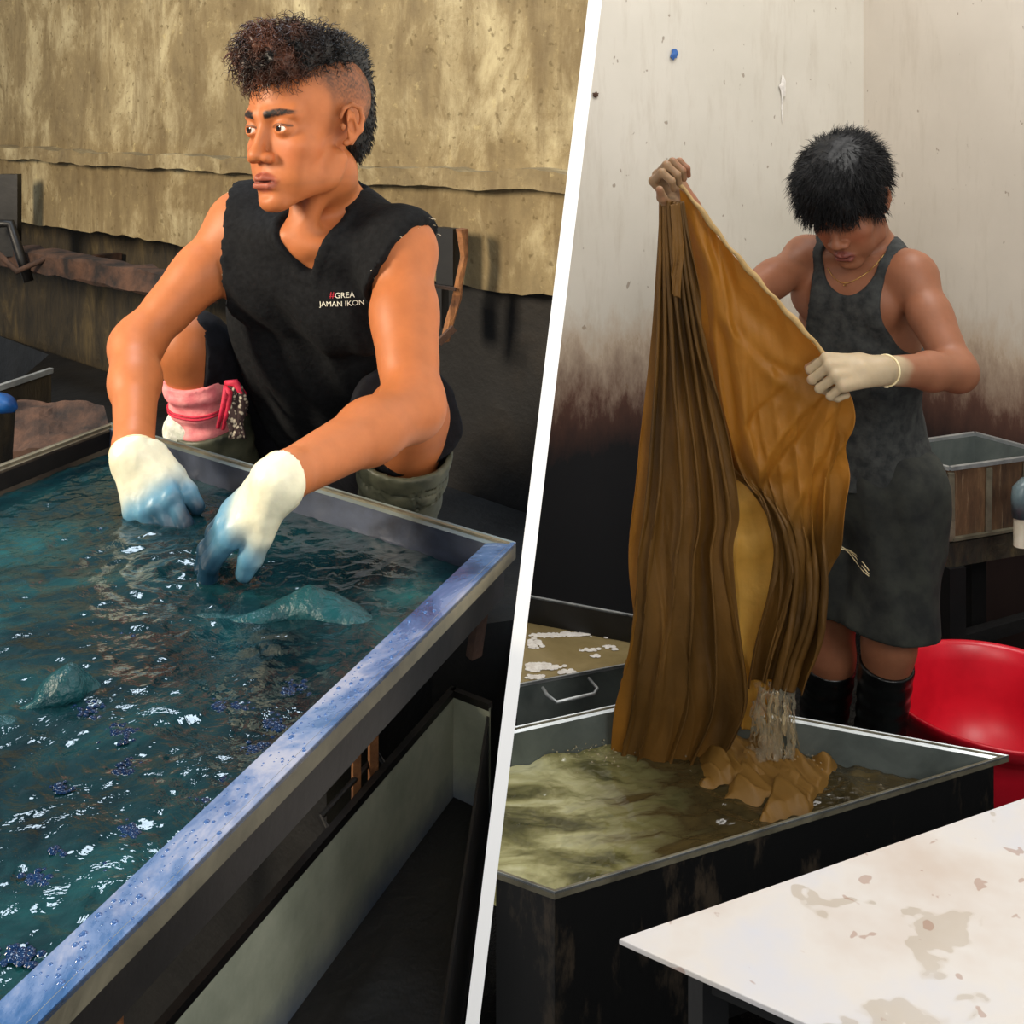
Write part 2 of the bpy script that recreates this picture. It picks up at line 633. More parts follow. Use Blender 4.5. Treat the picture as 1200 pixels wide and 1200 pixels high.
M['water_ochre'] = m_water_ochre()
M['water_tan'] = m_water('tan_dye_liquor', [(0.35, srgb(124, 108, 72)), (0.65, srgb(154, 138, 98))], 0.08, 14, 0.15, 0.008)
M['foam'] = simple('white_foam', srgb(215, 208, 200), srgb(240, 236, 230), 60, 0.6, 0.5)
M['froth_blue'] = m_water('blue_froth', [(0.35, srgb(6, 20, 44)), (0.65, srgb(18, 48, 88))], 0.06, 60, 0.5, 0.004)
M['wet_teal_cloth'] = m_water('wet_teal_cloth', [(0.35, srgb(12, 44, 50)), (0.55, srgb(22, 74, 80)), (0.7, srgb(50, 112, 120))], 0.22, 60, 0.6, 0.01)


def m_splash():
    t = NT('falling_dye_water')
    t.color(srgb(236, 220, 186)).rough(0.06)
    t.set(IOR=1.33)
    t.b.inputs['Transmission Weight'].default_value = 0.82
    return t.m


M['splash'] = m_splash()


def m_ochre():
    t = NT('wet_ochre_cotton')
    a = t.n('ShaderNodeAttribute'); a.attribute_name = 'Col'
    n1 = t.noise(6, 7, 0.65)
    n2 = t.noise(150, 3, 0.5)
    v = t.ramp(n1, [(0.3, (0.80, 0.78, 0.72)), (0.7, (1.12, 1.1, 1.05))])
    c = t.mix(1.0, a.outputs[0], v, 'MULTIPLY')
    t.color(c).rough(0.55)
    t.bump(t.math('ADD', n1, t.math('MULTIPLY', n2, 0.4)), 0.35, 0.006)
    tr = t.n('ShaderNodeBsdfTranslucent')
    t.l(c, tr.inputs[0])
    mx = t.n('ShaderNodeMixShader')
    mx.inputs[0].default_value = 0.38
    t.l(t.b.outputs[0], mx.inputs[1]); t.l(tr.outputs[0], mx.inputs[2])
    t.l(mx.outputs[0], t.out.inputs[0])
    return t.m


M['ochre'] = m_ochre()
M['sarong'] = NT('patterned_sarong_strip')
_t = M['sarong']
_v = _t.n('ShaderNodeTexVoronoi'); _v.inputs['Scale'].default_value = 150
_t.l(_t.tc.outputs['Object'], _v.inputs['Vector'])
_t.color(_t.ramp(_v.outputs[0], [(0.25, srgb(190, 180, 160)), (0.45, srgb(50, 34, 34))])).rough(0.9)
M['sarong'] = _t.m

# ================================================================== SETTING
def part_x(y, z):
    """centre plane of the leaning white partition"""
    return 0.12 * (z - EYE) + 0.063 * y


T2 = 0.0062
mb = MB()
V = []
for (y, z) in ((1.0, 0), (3.62, 0), (3.62, 2.7), (1.0, 2.7)):
    V.append((part_x(y, z) - T2, y, z))
for (y, z) in ((1.0, 0), (3.62, 0), (3.62, 2.7), (1.0, 2.7)):
    V.append((part_x(y, z) + T2, y, z))
mb.add(V, [(0, 1, 2, 3), (7, 6, 5, 4), (0, 4, 5, 1), (1, 5, 6, 2), (2, 6, 7, 3), (3, 7, 4, 0)])
tag(mb.build('wall_middle', M['white_paint']), 'thin white leaning partition board between the two dye rooms', kind='structure')

tag(MB().prism([(-4.2, 0.2), (3.2, 0.2), (3.2, 5.4), (-4.2, 5.4)], -0.06, 0.0).build('floor', M['floor']),
    'dark wet concrete floor', kind='structure')

# ---- left room: rendered wall with an overhanging lower band, dark recess underneath
WD = Vector((-0.7526, 0.6585, 0))      # along the wall, away to the left
WN = Vector((-0.6585, -0.7526, 0))     # out of the wall, towards the room
W0 = Vector((0.073, 2.10, 0))


def wall_pt(s, off, z):
    return W0 + WD * s + WN * off + Vector((0, 0, z))


def s_end(z, off):
    # where the wall meets the partition
    lo, hi = -0.6, 1.0
    for _ in range(30):
        mid = (lo + hi) / 2
        p = wall_pt(mid, off, z)
        if p.x > part_x(p.y, z) - T2: lo = mid
        else: hi = mid
    return (lo + hi) / 2


def wall_grid(name, s1, z0, z1, off, ns, nz, m, amp, fr, jag0=0.0, jag1=0.0, back=0.12, label=None, seed=0, offtop=None):
    """a slab of wall with uneven face; its lower / upper edge may be ragged"""
    Vf = []
    for j in range(nz + 1):
        for i in range(ns + 1):
            tz = j / nz
            z = z0 + (z1 - z0) * tz
            se = s_end(z, off)
            s = se + (s1 - se) * i / ns
            nn = float(fbm(np.array([[s * 7, z * 2, 3.1]]), 4, seed)[0])
            nn2 = float(fbm(np.array([[s * 22, z * 2, 8.1]]), 3, seed + 5)[0])
            dz = (1 - tz) ** 6 * jag0 * (nn + 0.5 * nn2) + tz ** 6 * jag1 * (nn + 0.5 * nn2)
            d = amp * float(fbm(np.array([[s * fr, z * fr, 0.7]]), 4, seed + 2)[0])
            o = off if offtop is None else off + (offtop - off) * tz
            Vf.append(wall_pt(s, o + d, z + dz))
    n1 = ns + 1
    base = len(Vf)
    Fs = []
    for j in range(nz):
        for i in range(ns):
            Fs.append((j * n1 + i, j * n1 + i + 1, (j + 1) * n1 + i + 1, (j + 1) * n1 + i))
    # back
    for j in (0, nz):
        for i in range(ns + 1):
            v = Vf[j * n1 + i]
            q = v - WN * back
            lim = part_x(q.y, q.z) - T2 - 0.001
            if q.x > lim: q.x = lim
            Vf.append(q)
    for i in range(ns):
        Fs.append((i, i + 1, base + i + 1, base + i))
        a = nz * n1
        Fs.append((a + i, a + i + 1, base + n1 + i + 1, base + n1 + i))
        Fs.append((base + i, base + i + 1, base + n1 + i + 1, base + n1 + i))
    o = mesh_obj(name, Vf, Fs, m, smooth=False, recalc=True)
    return tag(o, label, kind='structure')


wall_grid('wall_back', 3.6, 1.478, 2.35, 0.0, 120, 30, M['wall_olive'], 0.014, 4, back=0.3,
          label='ochre stained rendered wall behind the crouching man')
wall_grid('trim_1', 3.6, 1.450, 1.486, 0.060, 260, 3, M['wall_olive'], 0.008, 9, jag0=0.010, jag1=0.012, back=0.08,
          label='chipped plaster ledge running along the ochre wall', seed=4)
wall_grid('wall_back.001', 3.6, 1.253, 1.458, 0.026, 220, 10, M['wall_olive'], 0.008, 6, jag0=0.012, back=0.3,
          label='broken lower band of the ochre wall over the dark recess', seed=9)
wall_grid('wall_left', 3.6, 0.0, 1.27, -0.12, 80, 20, M['wall_under'], 0.02, 3, back=0.12, seed=14,
          label='dark mouldy concrete recess under the ochre wall')
# nearer, almost black stretch on the right of the recess
wall_grid('wall_left.001', 0.42, 0.0, 1.26, -0.02, 30, 20, M['wall_dark'], 0.012, 5, back=0.08, seed=19,
          label='near black lower wall beside the white partition')
# platform the man crouches on
n_off = 0.055
A_ = Vector((-0.579, 1.603, 0)); B_ = Vector((0.004, 1.158, 0)); C_ = Vector((-0.2345, 0.5466, 0))
dAB = (B_ - A_).normalized()
nAB = Vector((-dAB.y, dAB.x, 0))         # away from the camera
if nAB.y < 0: nAB = -nAB
pa = A_ - dAB * 0.9 + nAB * n_off
pb = A_ + dAB * 0.735 + nAB * n_off
pc = wall_pt(0.05, -0.02, 0)
pd = wall_pt(2.6, -0.10, 0)
pa2 = A_ - dAB * 1.9 + nAB * 1.0
q1 = Vector((-0.240, 1.435, 0)); q2 = Vector((-0.120, 1.665, 0))
def pxy(y, z): return (part_x(y, z) - T2 - 0.004, y)
tag(MB().prism([(pa.x, pa.y), (q1.x, q1.y), (q2.x, q2.y), pxy(1.70, 0), pxy(pc.y, 0), (pd.x, pd.y), (pa2.x, pa2.y)], 0.0, 0.82,
               [(pa.x, pa.y), (q1.x, q1.y), (q2.x, q2.y), pxy(1.70, .82), pxy(pc.y, .82), (pd.x, pd.y), (pa2.x, pa2.y)]).build('floor_platform', M['dark_concrete']),
    'raised dark concrete platform behind the indigo basin', kind='structure')

# ---- right room walls
CR = Vector((1.204, 3.80, 0))
dL = Vector((-0.8944, -0.4472, 0)); dR = Vector((0.4472, -0.8944, 0))


def flat_wall(name, p0, d, L, z1, m, label, outn, lean=False, n=60, nz=60):
    Vf = []; Fs = []
    for j in range(nz + 1):
        z = z1 * j / nz
        LL = L
        if lean:
            lo, hi = 0.0, 2.5
            for _ in range(30):
                mid = (lo + hi) / 2
                p = p0 + d * mid
                if p.x > part_x(p.y, z) + T2: lo = mid
                else: hi = mid
            LL = lo
        for i in range(n + 1):
            p = p0 + d * (LL * i / n)
            w = 0.006 * float(fbm(np.array([[p.x * 2, p.y * 2, z * 2]]), 3, 31)[0])
            Vf.append((p.x + outn.x * w, p.y + outn.y * w, z))
    for j in range(nz):
        for i in range(n):
            a = j * (n + 1) + i
            Fs.append((a, a + 1, a + n + 2, a + n + 1))
    b = len(Vf)
    cs = [0, n, nz * (n + 1) + n, nz * (n + 1)]
    for c in cs:
        v = Vector(Vf[c]); Vf.append(v - outn * 0.12)
    Fs.append((b, b + 1, b + 2, b + 3))
    return tag(mesh_obj(name, Vf, Fs, m, smooth=True), label, kind='structure')


flat_wall('wall_side', CR, dL, 2.0, 2.7, M['wall_cream_l'], 'cream limewashed wall with dye splashed black at its foot', Vector((0.4472, -0.8944, 0)), lean=True)
flat_wall('wall_right', CR, dR, 2.6, 2.7, M['wall_cream_r'], 'cream limewashed wall right of the corner with maroon splashes', Vector((-0.8944, -0.4472, 0)))

# loose paint and small marks on the cream wall
def on_side_wall(px, py, off=0.004):
    d = Vector(((px - 600) / F, 1, -(py - HY) / F))
    nrm = Vector((0.4472, -0.8944, 0))
    t = (CR - Vector((0, 0, EYE))).dot(nrm) / d.dot(nrm)
    return Vector((0, 0, EYE)) + d * t + nrm * off


def chip(name, px, py, w, h, m, label, seed, drip=0):
    c = on_side_wall(px, py)
    r = random.Random(seed)
    ring = []
    n = 14
    for k in range(n):
        a = 2 * math.pi * k / n
        q = 0.6 + 0.6 * r.random()
        ring.append(c - dL * (math.cos(a) * w * q) + Vector((0, 0, math.sin(a) * h * q)))
    nrm = Vector((0.4472, -0.8944, 0))
    V = ring + [p + nrm * 0.003 for p in ring] + [c + nrm * 0.006]
    Fs = [(k, (k + 1) % n, n + (k + 1) % n, n + k) for k in range(n)] + [(n + k, n + (k + 1) % n, 2 * n) for k in range(n)]
    mb = MB().add(V, Fs)
    if drip:
        mb.tube([c - Vector((0, 0, h * 0.5)), c - Vector((0.002, 0, drip * 0.6)), c - Vector((0, 0, drip))], [0.004, 0.0025, 0.002], 6)
    return tag(mb.build(name, m), label, 'paint mark')


chip('paint_drip', 916, 101, 0.014, 0.038, M['foam'], 'white drip of paint on the cream wall above the standing man', 3, 0.12)
chip('blue_flower_mark', 789, 64, 0.014, 0.016, simple('cobalt_paint', srgb(30, 70, 140), srgb(60, 110, 180), 60, 0.6, 0.1), 'small blue blotch high on the cream wall', 5)
chip('brown_chip', 697, 111, 0.010, 0.010, M['rust'], 'small brown chip in the cream wall close to the partition', 8)

# ================================================================== LEFT ROOM THINGS
RZ = 1.15
WZ = 1.112
# ---- indigo basin
BC = (C_ - B_)
D_ = A_ + BC * 1.75
C2 = B_ + BC * 1.75
outer = [A_, B_, C2, D_]


def inset(poly, d):
    n = len(poly); out = []
    if isinstance(d, (list, tuple)):
        # a width per side: intersect the shifted side lines
        c = sum(poly, Vector((0, 0, 0))) / n
        ln = []
        for i in range(n):
            p, q = poly[i], poly[(i + 1) % n]
            e = (q - p).normalized(); m = Vector((-e.y, e.x, 0))
            if m.dot(c - p) < 0: m = -m
            ln.append((p + m * d[i], e))
        for i in range(n):
            (p, e), (q, f) = ln[i - 1], ln[i]
            k = ((q.x - p.x) * f.y - (q.y - p.y) * f.x) / (e.x * f.y - e.y * f.x)
            out.append(p + e * k)
        return out
    c = sum(poly, Vector((0, 0, 0))) / n
    for i in range(n):
        p0, p1, p2 = poly[i - 1], poly[i], poly[(i + 1) % n]
        e1 = (p1 - p0).normalized(); e2 = (p2 - p1).normalized()
        n1 = Vector((-e1.y, e1.x, 0)); n2 = Vector((-e2.y, e2.x, 0))
        if n1.dot(c - p1) < 0: n1 = -n1
        if n2.dot(c - p1) < 0: n2 = -n2
        bis = (n1 + n2)
        k = d / (1 + n1.dot(n2))
        out.append(p1 + bis * k)
    return out


def at(p, z):
    return Vector((p.x, p.y, z))


def basin(name, label, poly, rz, depth, flange, lip, mats, cat='basin', lipw=0.012, sides=None, group=None, dip=0.006, wall_top=0.0):
    """open sheet-metal basin: each side of the rim is a part, as are the inner and outer walls"""
    c = sum(poly, Vector((0, 0, 0))) / len(poly)
    root = empty(name, at(c, rz - depth - 0.002), label, cat, group)
    if sides is not None and not isinstance(flange, (list, tuple)):
        flange = [flange if i in sides else 0.0 for i in range(len(poly))]
    inn = inset(poly, flange)
    inn2 = inset(poly, [f + (0.004 if f else 0.0) for f in flange] if isinstance(flange, (list, tuple)) else flange + 0.004)
    n = len(poly)
    sides = range(n) if sides is None else sides
    out2 = inset(poly, [0.010 if i in sides else 0.0 for i in range(n)])
    for i in sides:
        j = (i + 1) % n
        # flange
        V = [at(poly[i], rz), at(poly[j], rz), at(inn[j], rz - dip), at(inn[i], rz - dip),
             at(poly[i], rz - 0.004), at(poly[j], rz - 0.004), at(inn[j], rz - dip - 0.004), at(inn[i], rz - dip - 0.004)]
        MB().add(V, [(0, 1, 2, 3), (7, 6, 5, 4), (0, 4, 5, 1), (2, 6, 7, 3), (1, 5, 6, 2), (3, 7, 4, 0)]).build('rim', mats['rim'][i], root)
        # lip folded down
        o3 = inset(poly, [0.006 if q in sides else 0.0 for q in range(n)])
        V = [at(poly[i], rz - 0.001), at(poly[j], rz - 0.001), at(poly[j], rz - lip), at(poly[i], rz - lip),
             at(o3[i], rz - 0.001), at(o3[j], rz - 0.001), at(o3[j], rz - lip), at(o3[i], rz - lip)]
        MB().add(V, [(0, 3, 2, 1), (4, 5, 6, 7), (3, 7, 6, 2), (0, 1, 5, 4), (0, 4, 7, 3), (1, 2, 6, 5)]).build('rim_lip', mats['lip'], root)
        # inner wall
        V = [at(inn[i], rz - dip), at(inn[j], rz - dip), at(inn2[j], rz - depth), at(inn2[i], rz - depth),
             at(out2[i], rz - lip * 0.5), at(out2[j], rz - lip * 0.5), at(out2[j], rz - depth), at(out2[i], rz - depth)]
        MB().add(V[:4], [(0, 1, 2, 3)]).build('inner_wall', mats['inner'][i], root)
        MB().add([V[4], V[5], V[6], V[7]], [(3, 2, 1, 0)]).build('outer_wall', mats['side'], root)
    V = [at(p, rz - depth) for p in out2]
    MB().add(V, [tuple(range(n))]).build('bottom', mats['side'], root)
    return root, inn


basin_l, inn_l = basin('indigo_basin', 'long steel basin of blue black dye with a blue stained rim', outer, RZ, 0.055, [0.010, 0.034, 0.034, 0.008], 0.017,
                       {'rim': [M['steel_grey'], M['rim_blue'], M['rim_blue'], M['lip_steel']], 'lip': M['lip_steel'],
                        'inner': [M['basin_inner'], M['basin_inner'], M['basin_inner'], M['basin_inner_left']], 'side': M['dark_steel']})
# stand of angle irons
for (lx, ly, w_) in ((-0.196, 1.395, 0.010), (-0.178, 1.422, 0.011), (-0.52, 1.44, 0.028), (-0.62, 0.62, 0.028)):
    MB().box((lx, ly, 0.545), w_, w_, 1.09, 0.4).build('leg', M['rust_bright'], basin_l)
MB().beam((-0.030, 1.15, 1.10), (-0.040, 1.16, 1.03), 0.014, 0.010).build('bracket', M['rust'], basin_l)
# drops of dye standing on the near rim
r_ = random.Random(5)
dv = MB()
for k in range(240):
    t_ = 0.22 + 0.75 * r_.random() ** 0.8
    w_ = 0.005 + 0.026 * r_.random() ** 1.5
    base = B_ + BC * t_
    nrm_in = Vector((-BC.y, BC.x, 0)).normalized()
    if nrm_in.x > 0: nrm_in = -nrm_in
    c = base + nrm_in * (0.034 - w_)
    rr = 0.0006 + 0.0018 * r_.random() ** 3
    zc = RZ - 0.006 * (1 - w_ / 0.034)
    n_ = 6
    V = [(c.x + rr * math.cos(a * math.tau / n_), c.y + rr * math.sin(a * math.tau / n_), zc) for a in range(n_)]
    V += [(c.x + .6 * rr * math.cos(a * math.tau / n_), c.y + .6 * rr * math.sin(a * math.tau / n_), zc + rr * .45) for a in range(n_)]
    V.append((c.x, c.y, zc + rr * .6))
    dv.add(V, [(a, (a + 1) % n_, n_ + (a + 1) % n_, n_ + a) for a in range(n_)] + [(n_ + a, n_ + (a + 1) % n_, 2 * n_) for a in range(n_)])
mw = NT('dye_drops'); mw.color(srgb(60, 90, 140)).rough(0.03)
tag(dv.build('dye_drops', mw.m, basin_l, smooth=True), 'beads of dye standing on the blue rim', kind='stuff')


def quad_grid(c4, nu, nv):
    u = np.linspace(0, 1, nu + 1); v = np.linspace(0, 1, nv + 1)
    U, Vv = np.meshgrid(u, v)
    a, b, c, d = [np.array(x, dtype=float) for x in c4]
    Pq = (1 - U)[..., None] * (1 - Vv)[..., None] * a + U[..., None] * (1 - Vv)[..., None] * b + U[..., None] * Vv[..., None] * c + (1 - U)[..., None] * Vv[..., None] * d
    idx = np.arange((nu + 1) * (nv + 1)).reshape(nv + 1, nu + 1)
    Fq = np.stack([idx[:-1, :-1], idx[:-1, 1:], idx[1:, 1:], idx[1:, :-1]], -1).reshape(-1, 4)
    return Pq.reshape(-1, 3), Fq


def water(name, c4, z, nu, nv, m, amp, fr, label, seed=0, ripples=(), extra=None, cat='dye bath'):
    V, Fq = quad_grid([at(c, z) for c in c4], nu, nv)
    X = V[:, :2]
    q = np.column_stack([X, np.zeros(len(X))])
    h = amp * (fbm(q * fr, 4, seed) + 0.5 * (1 - np.abs(fbm(q * fr * 2.2, 3, seed + 9)) * 2))
    for (cx, cy, a, wl, fall) in ripples:
        d = np.hypot(X[:, 0] - cx, X[:, 1] - cy)
        h += a * np.sin(d / wl * math.tau + 2 * vnoise(q * 9, 77)) * np.exp(-d / fall)
    if extra is not None: h = h + extra(X)
    V[:, 2] += h
    o = mesh_obj(name, V, Fq, m, loc=(float(np.mean(V[:, 0])), float(np.mean(V[:, 1])), z), smooth=True)
    return tag(o, label, cat, kind='stuff')


wl4 = inset(outer, [0.013, 0.037, 0.037, 0.011])
handR = (-0.41, 1.29); handL = (-0.345, 1.17)
# vertices in order D, C, B, A -> u along the length
water('indigo_dye', [wl4[3], wl4[2], wl4[1], wl4[0]], WZ, 300, 420, M['water_indigo'], 0.0035, 16,
      'blue green indigo dye liquor rippling in the steel basin', 3,
      ripples=[(*handR, 0.0018, 0.035, 0.06), (*handL, 0.0024, 0.03, 0.07)])


def lump(name, pts, rad, m, label, cat, seed, zc, flat=0.6, nn=0.006, group=None, kind=None, parent=None):
    """wet cloth bulging out of a bath: swept ellipse with creases"""
    V = []; n = 28
    L = len(pts)
    for i in range(L):
        p = Vector(pts[i]); r0 = rad[i]
        d = (Vector(pts[min(i + 1, L - 1)]) - Vector(pts[max(i - 1, 0)])); d.z = 0; d.normalize()
        s = Vector((-d.y, d.x, 0))
        for k in range(n):
            a = math.tau * k / n
            V.append(p + s * (math.cos(a) * r0) + Vector((0, 0, math.sin(a) * r0 * flat)))
    V = np.array([tuple(v) for v in V])
    V[:, 2] += nn * fbm(V * 30, 4, seed) * 1.2
    V[:, 0] += nn * fbm(V * 26, 3, seed + 3)
    Fs = [(i * n + k, i * n + (k + 1) % n, (i + 1) * n + (k + 1) % n, (i + 1) * n + k) for i in range(L - 1) for k in range(n)]
    Fs += [tuple(range(n)), tuple((L - 1) * n + k for k in range(n))]
    o = mesh_obj(name, V, Fs, m, parent, loc=(float(V[:, 0].mean()), float(V[:, 1].mean()), zc), smooth=True)
    md = o.modifiers.new('sub', 'SUBSURF'); md.levels = 1; md.render_levels = 2
    return tag(o, label, cat, group, kind)


def wpt(px, py, z):
    y = (EYE - z) * F / (py - HY)
    return Vector(((px - 600) / F * y, y, z))


def curve_pts(ctrl, n):
    """Catmull-Rom through (x, y, z, r)"""
    out = []
    c = [ctrl[0]] + list(ctrl) + [ctrl[-1]]
    for i in range(1, len(c) - 2):
        for k in range(n):
            t = k / n
            q = []
            for a in range(4):
                p0, p1, p2, p3 = c[i - 1][a], c[i][a], c[i + 1][a], c[i + 2][a]
                q.append(0.5 * (2 * p1 + (p2 - p0) * t + (2 * p0 - 5 * p1 + 4 * p2 - p3) * t * t + (3 * p1 - p0 - 3 * p2 + p3) * t ** 3))
            out.append(q)
    out.append(list(ctrl[-1]))
    return out


def wet_lump(name, ctrl, label, seed, flat, m=None, zz=WZ, nn=0.006, cat='wet cloth', kind=None):
    c = []
    for (px, py, dz, r) in ctrl:
        p = wpt(px, py, zz)
        c.append((p.x, p.y, zz + dz, r))
    q = curve_pts(c, 7)
    return lump(name, [a[:3] for a in q], [a[3] for a in q], m or M['wet_teal_cloth'], label, cat, seed, zz, flat, nn, kind=kind)


wet_lump('submerged_cloth', [(205, 716, -0.004, .003), (250, 722, -0.004, .008), (300, 724, -.004, .012), (335, 716, .0, .018), (368, 716, .003, .022), (405, 722, -.004, .022), (440, 735, -.016, .014)],
         'wet teal cloth breaking the dye surface in the middle of the basin', 11, 0.75)
wet_lump('submerged_cloth.001', [(20, 832, -0.001, .003), (40, 828, 0.0, .007), (58, 820, .003, .017), (78, 812, .004, .020), (98, 806, -.001, .013), (122, 803, -.008, .007)],
         'small shiny teal knot of cloth rising near the left side of the basin', 12, 0.95)
wet_lump('submerged_cloth.002', [(-60, 850, -0.005, .012), (-20, 848, -.001, .012), (20, 848, -.003, .010), (45, 852, -.008, .006)],
         'strip of teal cloth just under the dye at the left edge of the frame', 13, 0.5)

# froth
fr_ = random.Random(21)
fv = MB()


def blob(mb, c, r, n=7, sq=0.75):
    V = []
    for j in range(1, 4):
        ph = j / 4 * math.pi / 2
        for k in range(n):
            a = math.tau * k / n
            V.append((c[0] + r * math.cos(a) * math.cos(math.pi / 2 - ph), c[1] + r * math.sin(a) * math.cos(math.pi / 2 - ph), c[2] + r * sq * math.sin(math.pi / 2 - ph)))
    V.append((c[0], c[1], c[2] + r * sq))
    Fs = [(j * n + k, j * n + (k + 1) % n, (j + 1) * n + (k + 1) % n, (j + 1) * n + k) for j in range(2) for k in range(n)]
    V2 = V; Fs += [(k, (k + 1) % n, 3 * n) for k in range(n)]
    mb.add(V2, Fs)


for (px, py, w, cnt) in [(140, 858, 24, 40), (345, 812, 24, 60), (100, 833, 22, 40), (152, 975, 18, 55), (125, 1018, 14, 22), (40, 1030, 20, 26), (258, 828, 14, 24), (285, 827, 14, 20),
                         (148, 901, 20, 30), (72, 925, 14, 22), (75, 761, 16, 20), (300, 880, 26, 60), (270, 915, 22, 44), (235, 940, 16, 34), (20, 1120, 26, 50), (65, 1000, 10, 14), (325, 850, 18, 40),
                         (132, 703, 14, 12), (150, 745, 20, 14), (118, 620, 10, 12)]:
    for k in range(cnt):
        qx = px + fr_.gauss(0, w * 0.42); qy = py + fr_.gauss(0, w * 0.24)
        p = wpt(qx, qy, WZ)
        blob(fv, (p.x, p.y, WZ - 0.0005), 0.0012 + 0.0022 * fr_.random(), 7)
tag(fv.build('dye_froth', M['froth_blue'], loc=(-0.35, 0.9, WZ), smooth=True), 'clusters of blue bubbles floating on the indigo dye', 'froth', kind='stuff')

# ---- grey tray under the basin
K_ = Vector((-0.087, 1.62, 0)); uK = Vector((-0.3714, -0.9285, 0)).normalized(); vK = Vector((0.775, -0.632, 0)).normalized()
tray_root = empty('lower_tray', (0.0, 1.2, 0.598), 'low grey sheet metal tray under the indigo basin', 'tray')


def tray_pt(a, z):
    return K_ + uK * a + Vector((0, 0, z))


far_r = None
lo, hi = 0, 0.5
for _ in range(30):
    mid = (lo + hi) / 2
    p = K_ + vK * mid
    if p.x < part_x(p.y, 0.75) - T2 - 0.02: lo = mid
    else: hi = mid
far_r = lo
TZ = 0.75; TD = 0.148
L1 = 1.05
k0, k1 = K_, K_ + uK * L1
k3 = K_ + vK * (far_r - 0.012)
# right side follows the partition
k3b = Vector((part_x(k3.y, 0.6) - T2 - 0.004, k3.y, 0))
k2 = Vector((part_x(0.72, 0.6) - T2 - 0.004, 0.72, 0))
k0i = K_ + (vK - uK) * 0


def panel(a, b, z0, z1, th, name, m, parent, inward):
    i = inward.normalized() * th
    V = [at(a, z0), at(b, z0), at(b, z1), at(a, z1), at(a + i, z0), at(b + i, z0), at(b + i, z1), at(a + i, z1)]
    return MB().add(V, [(0, 1, 2, 3), (7, 6, 5, 4), (0, 4, 5, 1), (2, 6, 7, 3), (1, 5, 6, 2), (3, 7, 4, 0)]).build(name, m, parent)


panel(k0, k1, TZ - TD, TZ, 0.004, 'side_wall', M['tray'], tray_root, vK)
panel(k0 + vK * .004, k3b, TZ - TD, TZ, 0.004, 'end_wall', M['tray'], tray_root, uK)
panel(k3b + uK * 0.006, k2, TZ - TD, TZ - 0.01, 0.004, 'side_wall', M['black_iron'], tray_root, -vK)
MB().prism([(p.x, p.y) for p in (k0, k1, k2, k3b)], TZ - TD - 0.004, TZ - TD).build('bottom', M['dark_concrete'], tray_root)
MB().beam(at(k0 - uK * 0.006, TZ + 0.002), at(k1, TZ + 0.002), 0.010, 0.010).build('rim', M['dark_steel'], tray_root)
MB().beam(at(k0, TZ + 0.002), at(k3b, TZ + 0.002), 0.010, 0.010).build('rim', M['dark_steel'], tray_root)
for a_ in (0.04, 0.30, 0.9):
    q = k0 + uK * a_ + vK * 0.02
    MB().box((q.x, q.y, (TZ - TD - 0.004) / 2), 0.022, 0.022, TZ - TD - 0.004, 0.4).build('leg', M['dark_steel'], tray_root)
# handle on the tray's long side
h0 = k0 + uK * 0.34; h1 = k0 + uK * 0.20
MB().tube([at(h0, TZ), at(h0 - vK * .018, TZ + .012), at(h1 - vK * .018, TZ + .012), at(h1, TZ)], 0.004, 8).build('handle', M['dark_steel'], tray_root)

# ---- corroded beam along the recess, brackets and scrap on the left
bm0 = wall_pt(2.75, 0.10, 1.165); bm1 = wall_pt(0.98, 0.10, 1.165)
beam_root = empty('rusty_beam', bm0, 'long rust brown iron channel running under the broken wall band', 'beam')
mb = MB()
N_ = 40
Vb = []
for i in range(N_ + 1):
    p = bm0 + (bm1 - bm0) * (i / N_)
    j = lambda a: 0.006 * float(vnoise(np.array([[i * .7, a, 2.0]]), 5)[0])
    prof = [(0.03, -0.026), (0.03, 0.024), (0.024, 0.030), (-0.03, 0.030), (-0.03, -0.030), (0.022, -0.034)]
    for k, (o_, z_) in enumerate(prof):
        Vb.append(p + WN * (o_ + j(k)) + Vector((0, 0, z_ + j(k + 9))))
Fb = [(i * 6 + k, i * 6 + (k + 1) % 6, (i + 1) * 6 + (k + 1) % 6, (i + 1) * 6 + k) for i in range(N_) for k in range(6)] + [tuple(range(6)), tuple(N_ * 6 + k for k in range(6))]
mb.add(Vb, Fb).build('channel', M['rust'], beam_root)
for s_ in (2.5, 1.75, 1.05):
    p = wall_pt(s_, -0.02, 1.165)
    MB().beam(p - WN * 0.08, p + WN * 0.09, 0.03, 0.02).build('stub', M['rust'], beam_root)

# iron bracket, top left
br = empty('iron_bracket', wall_pt(2.02, 0.02, 1.2), 'black iron bracket bolted on the wall at the left edge', 'bracket')
MB().beam(P(12, 204, 3.30), P(12, 300, 3.30), 0.055, 0.03, (0, 1, 0)).build('plate', M['dark_steel'], br)
MB().tube([P(-20, 262, 3.2), P(12, 262, 3.22), P(24, 300, 3.2), P(34, 330, 3.2)], 0.014, 8).build('hook', M['dark_steel'], br, smooth=True)
MB().tube([P(-10, 290, 3.15), P(20, 318, 3.15), P(60, 300, 3.15)], 0.009, 8).build('arm', M['rust'], br, smooth=True)

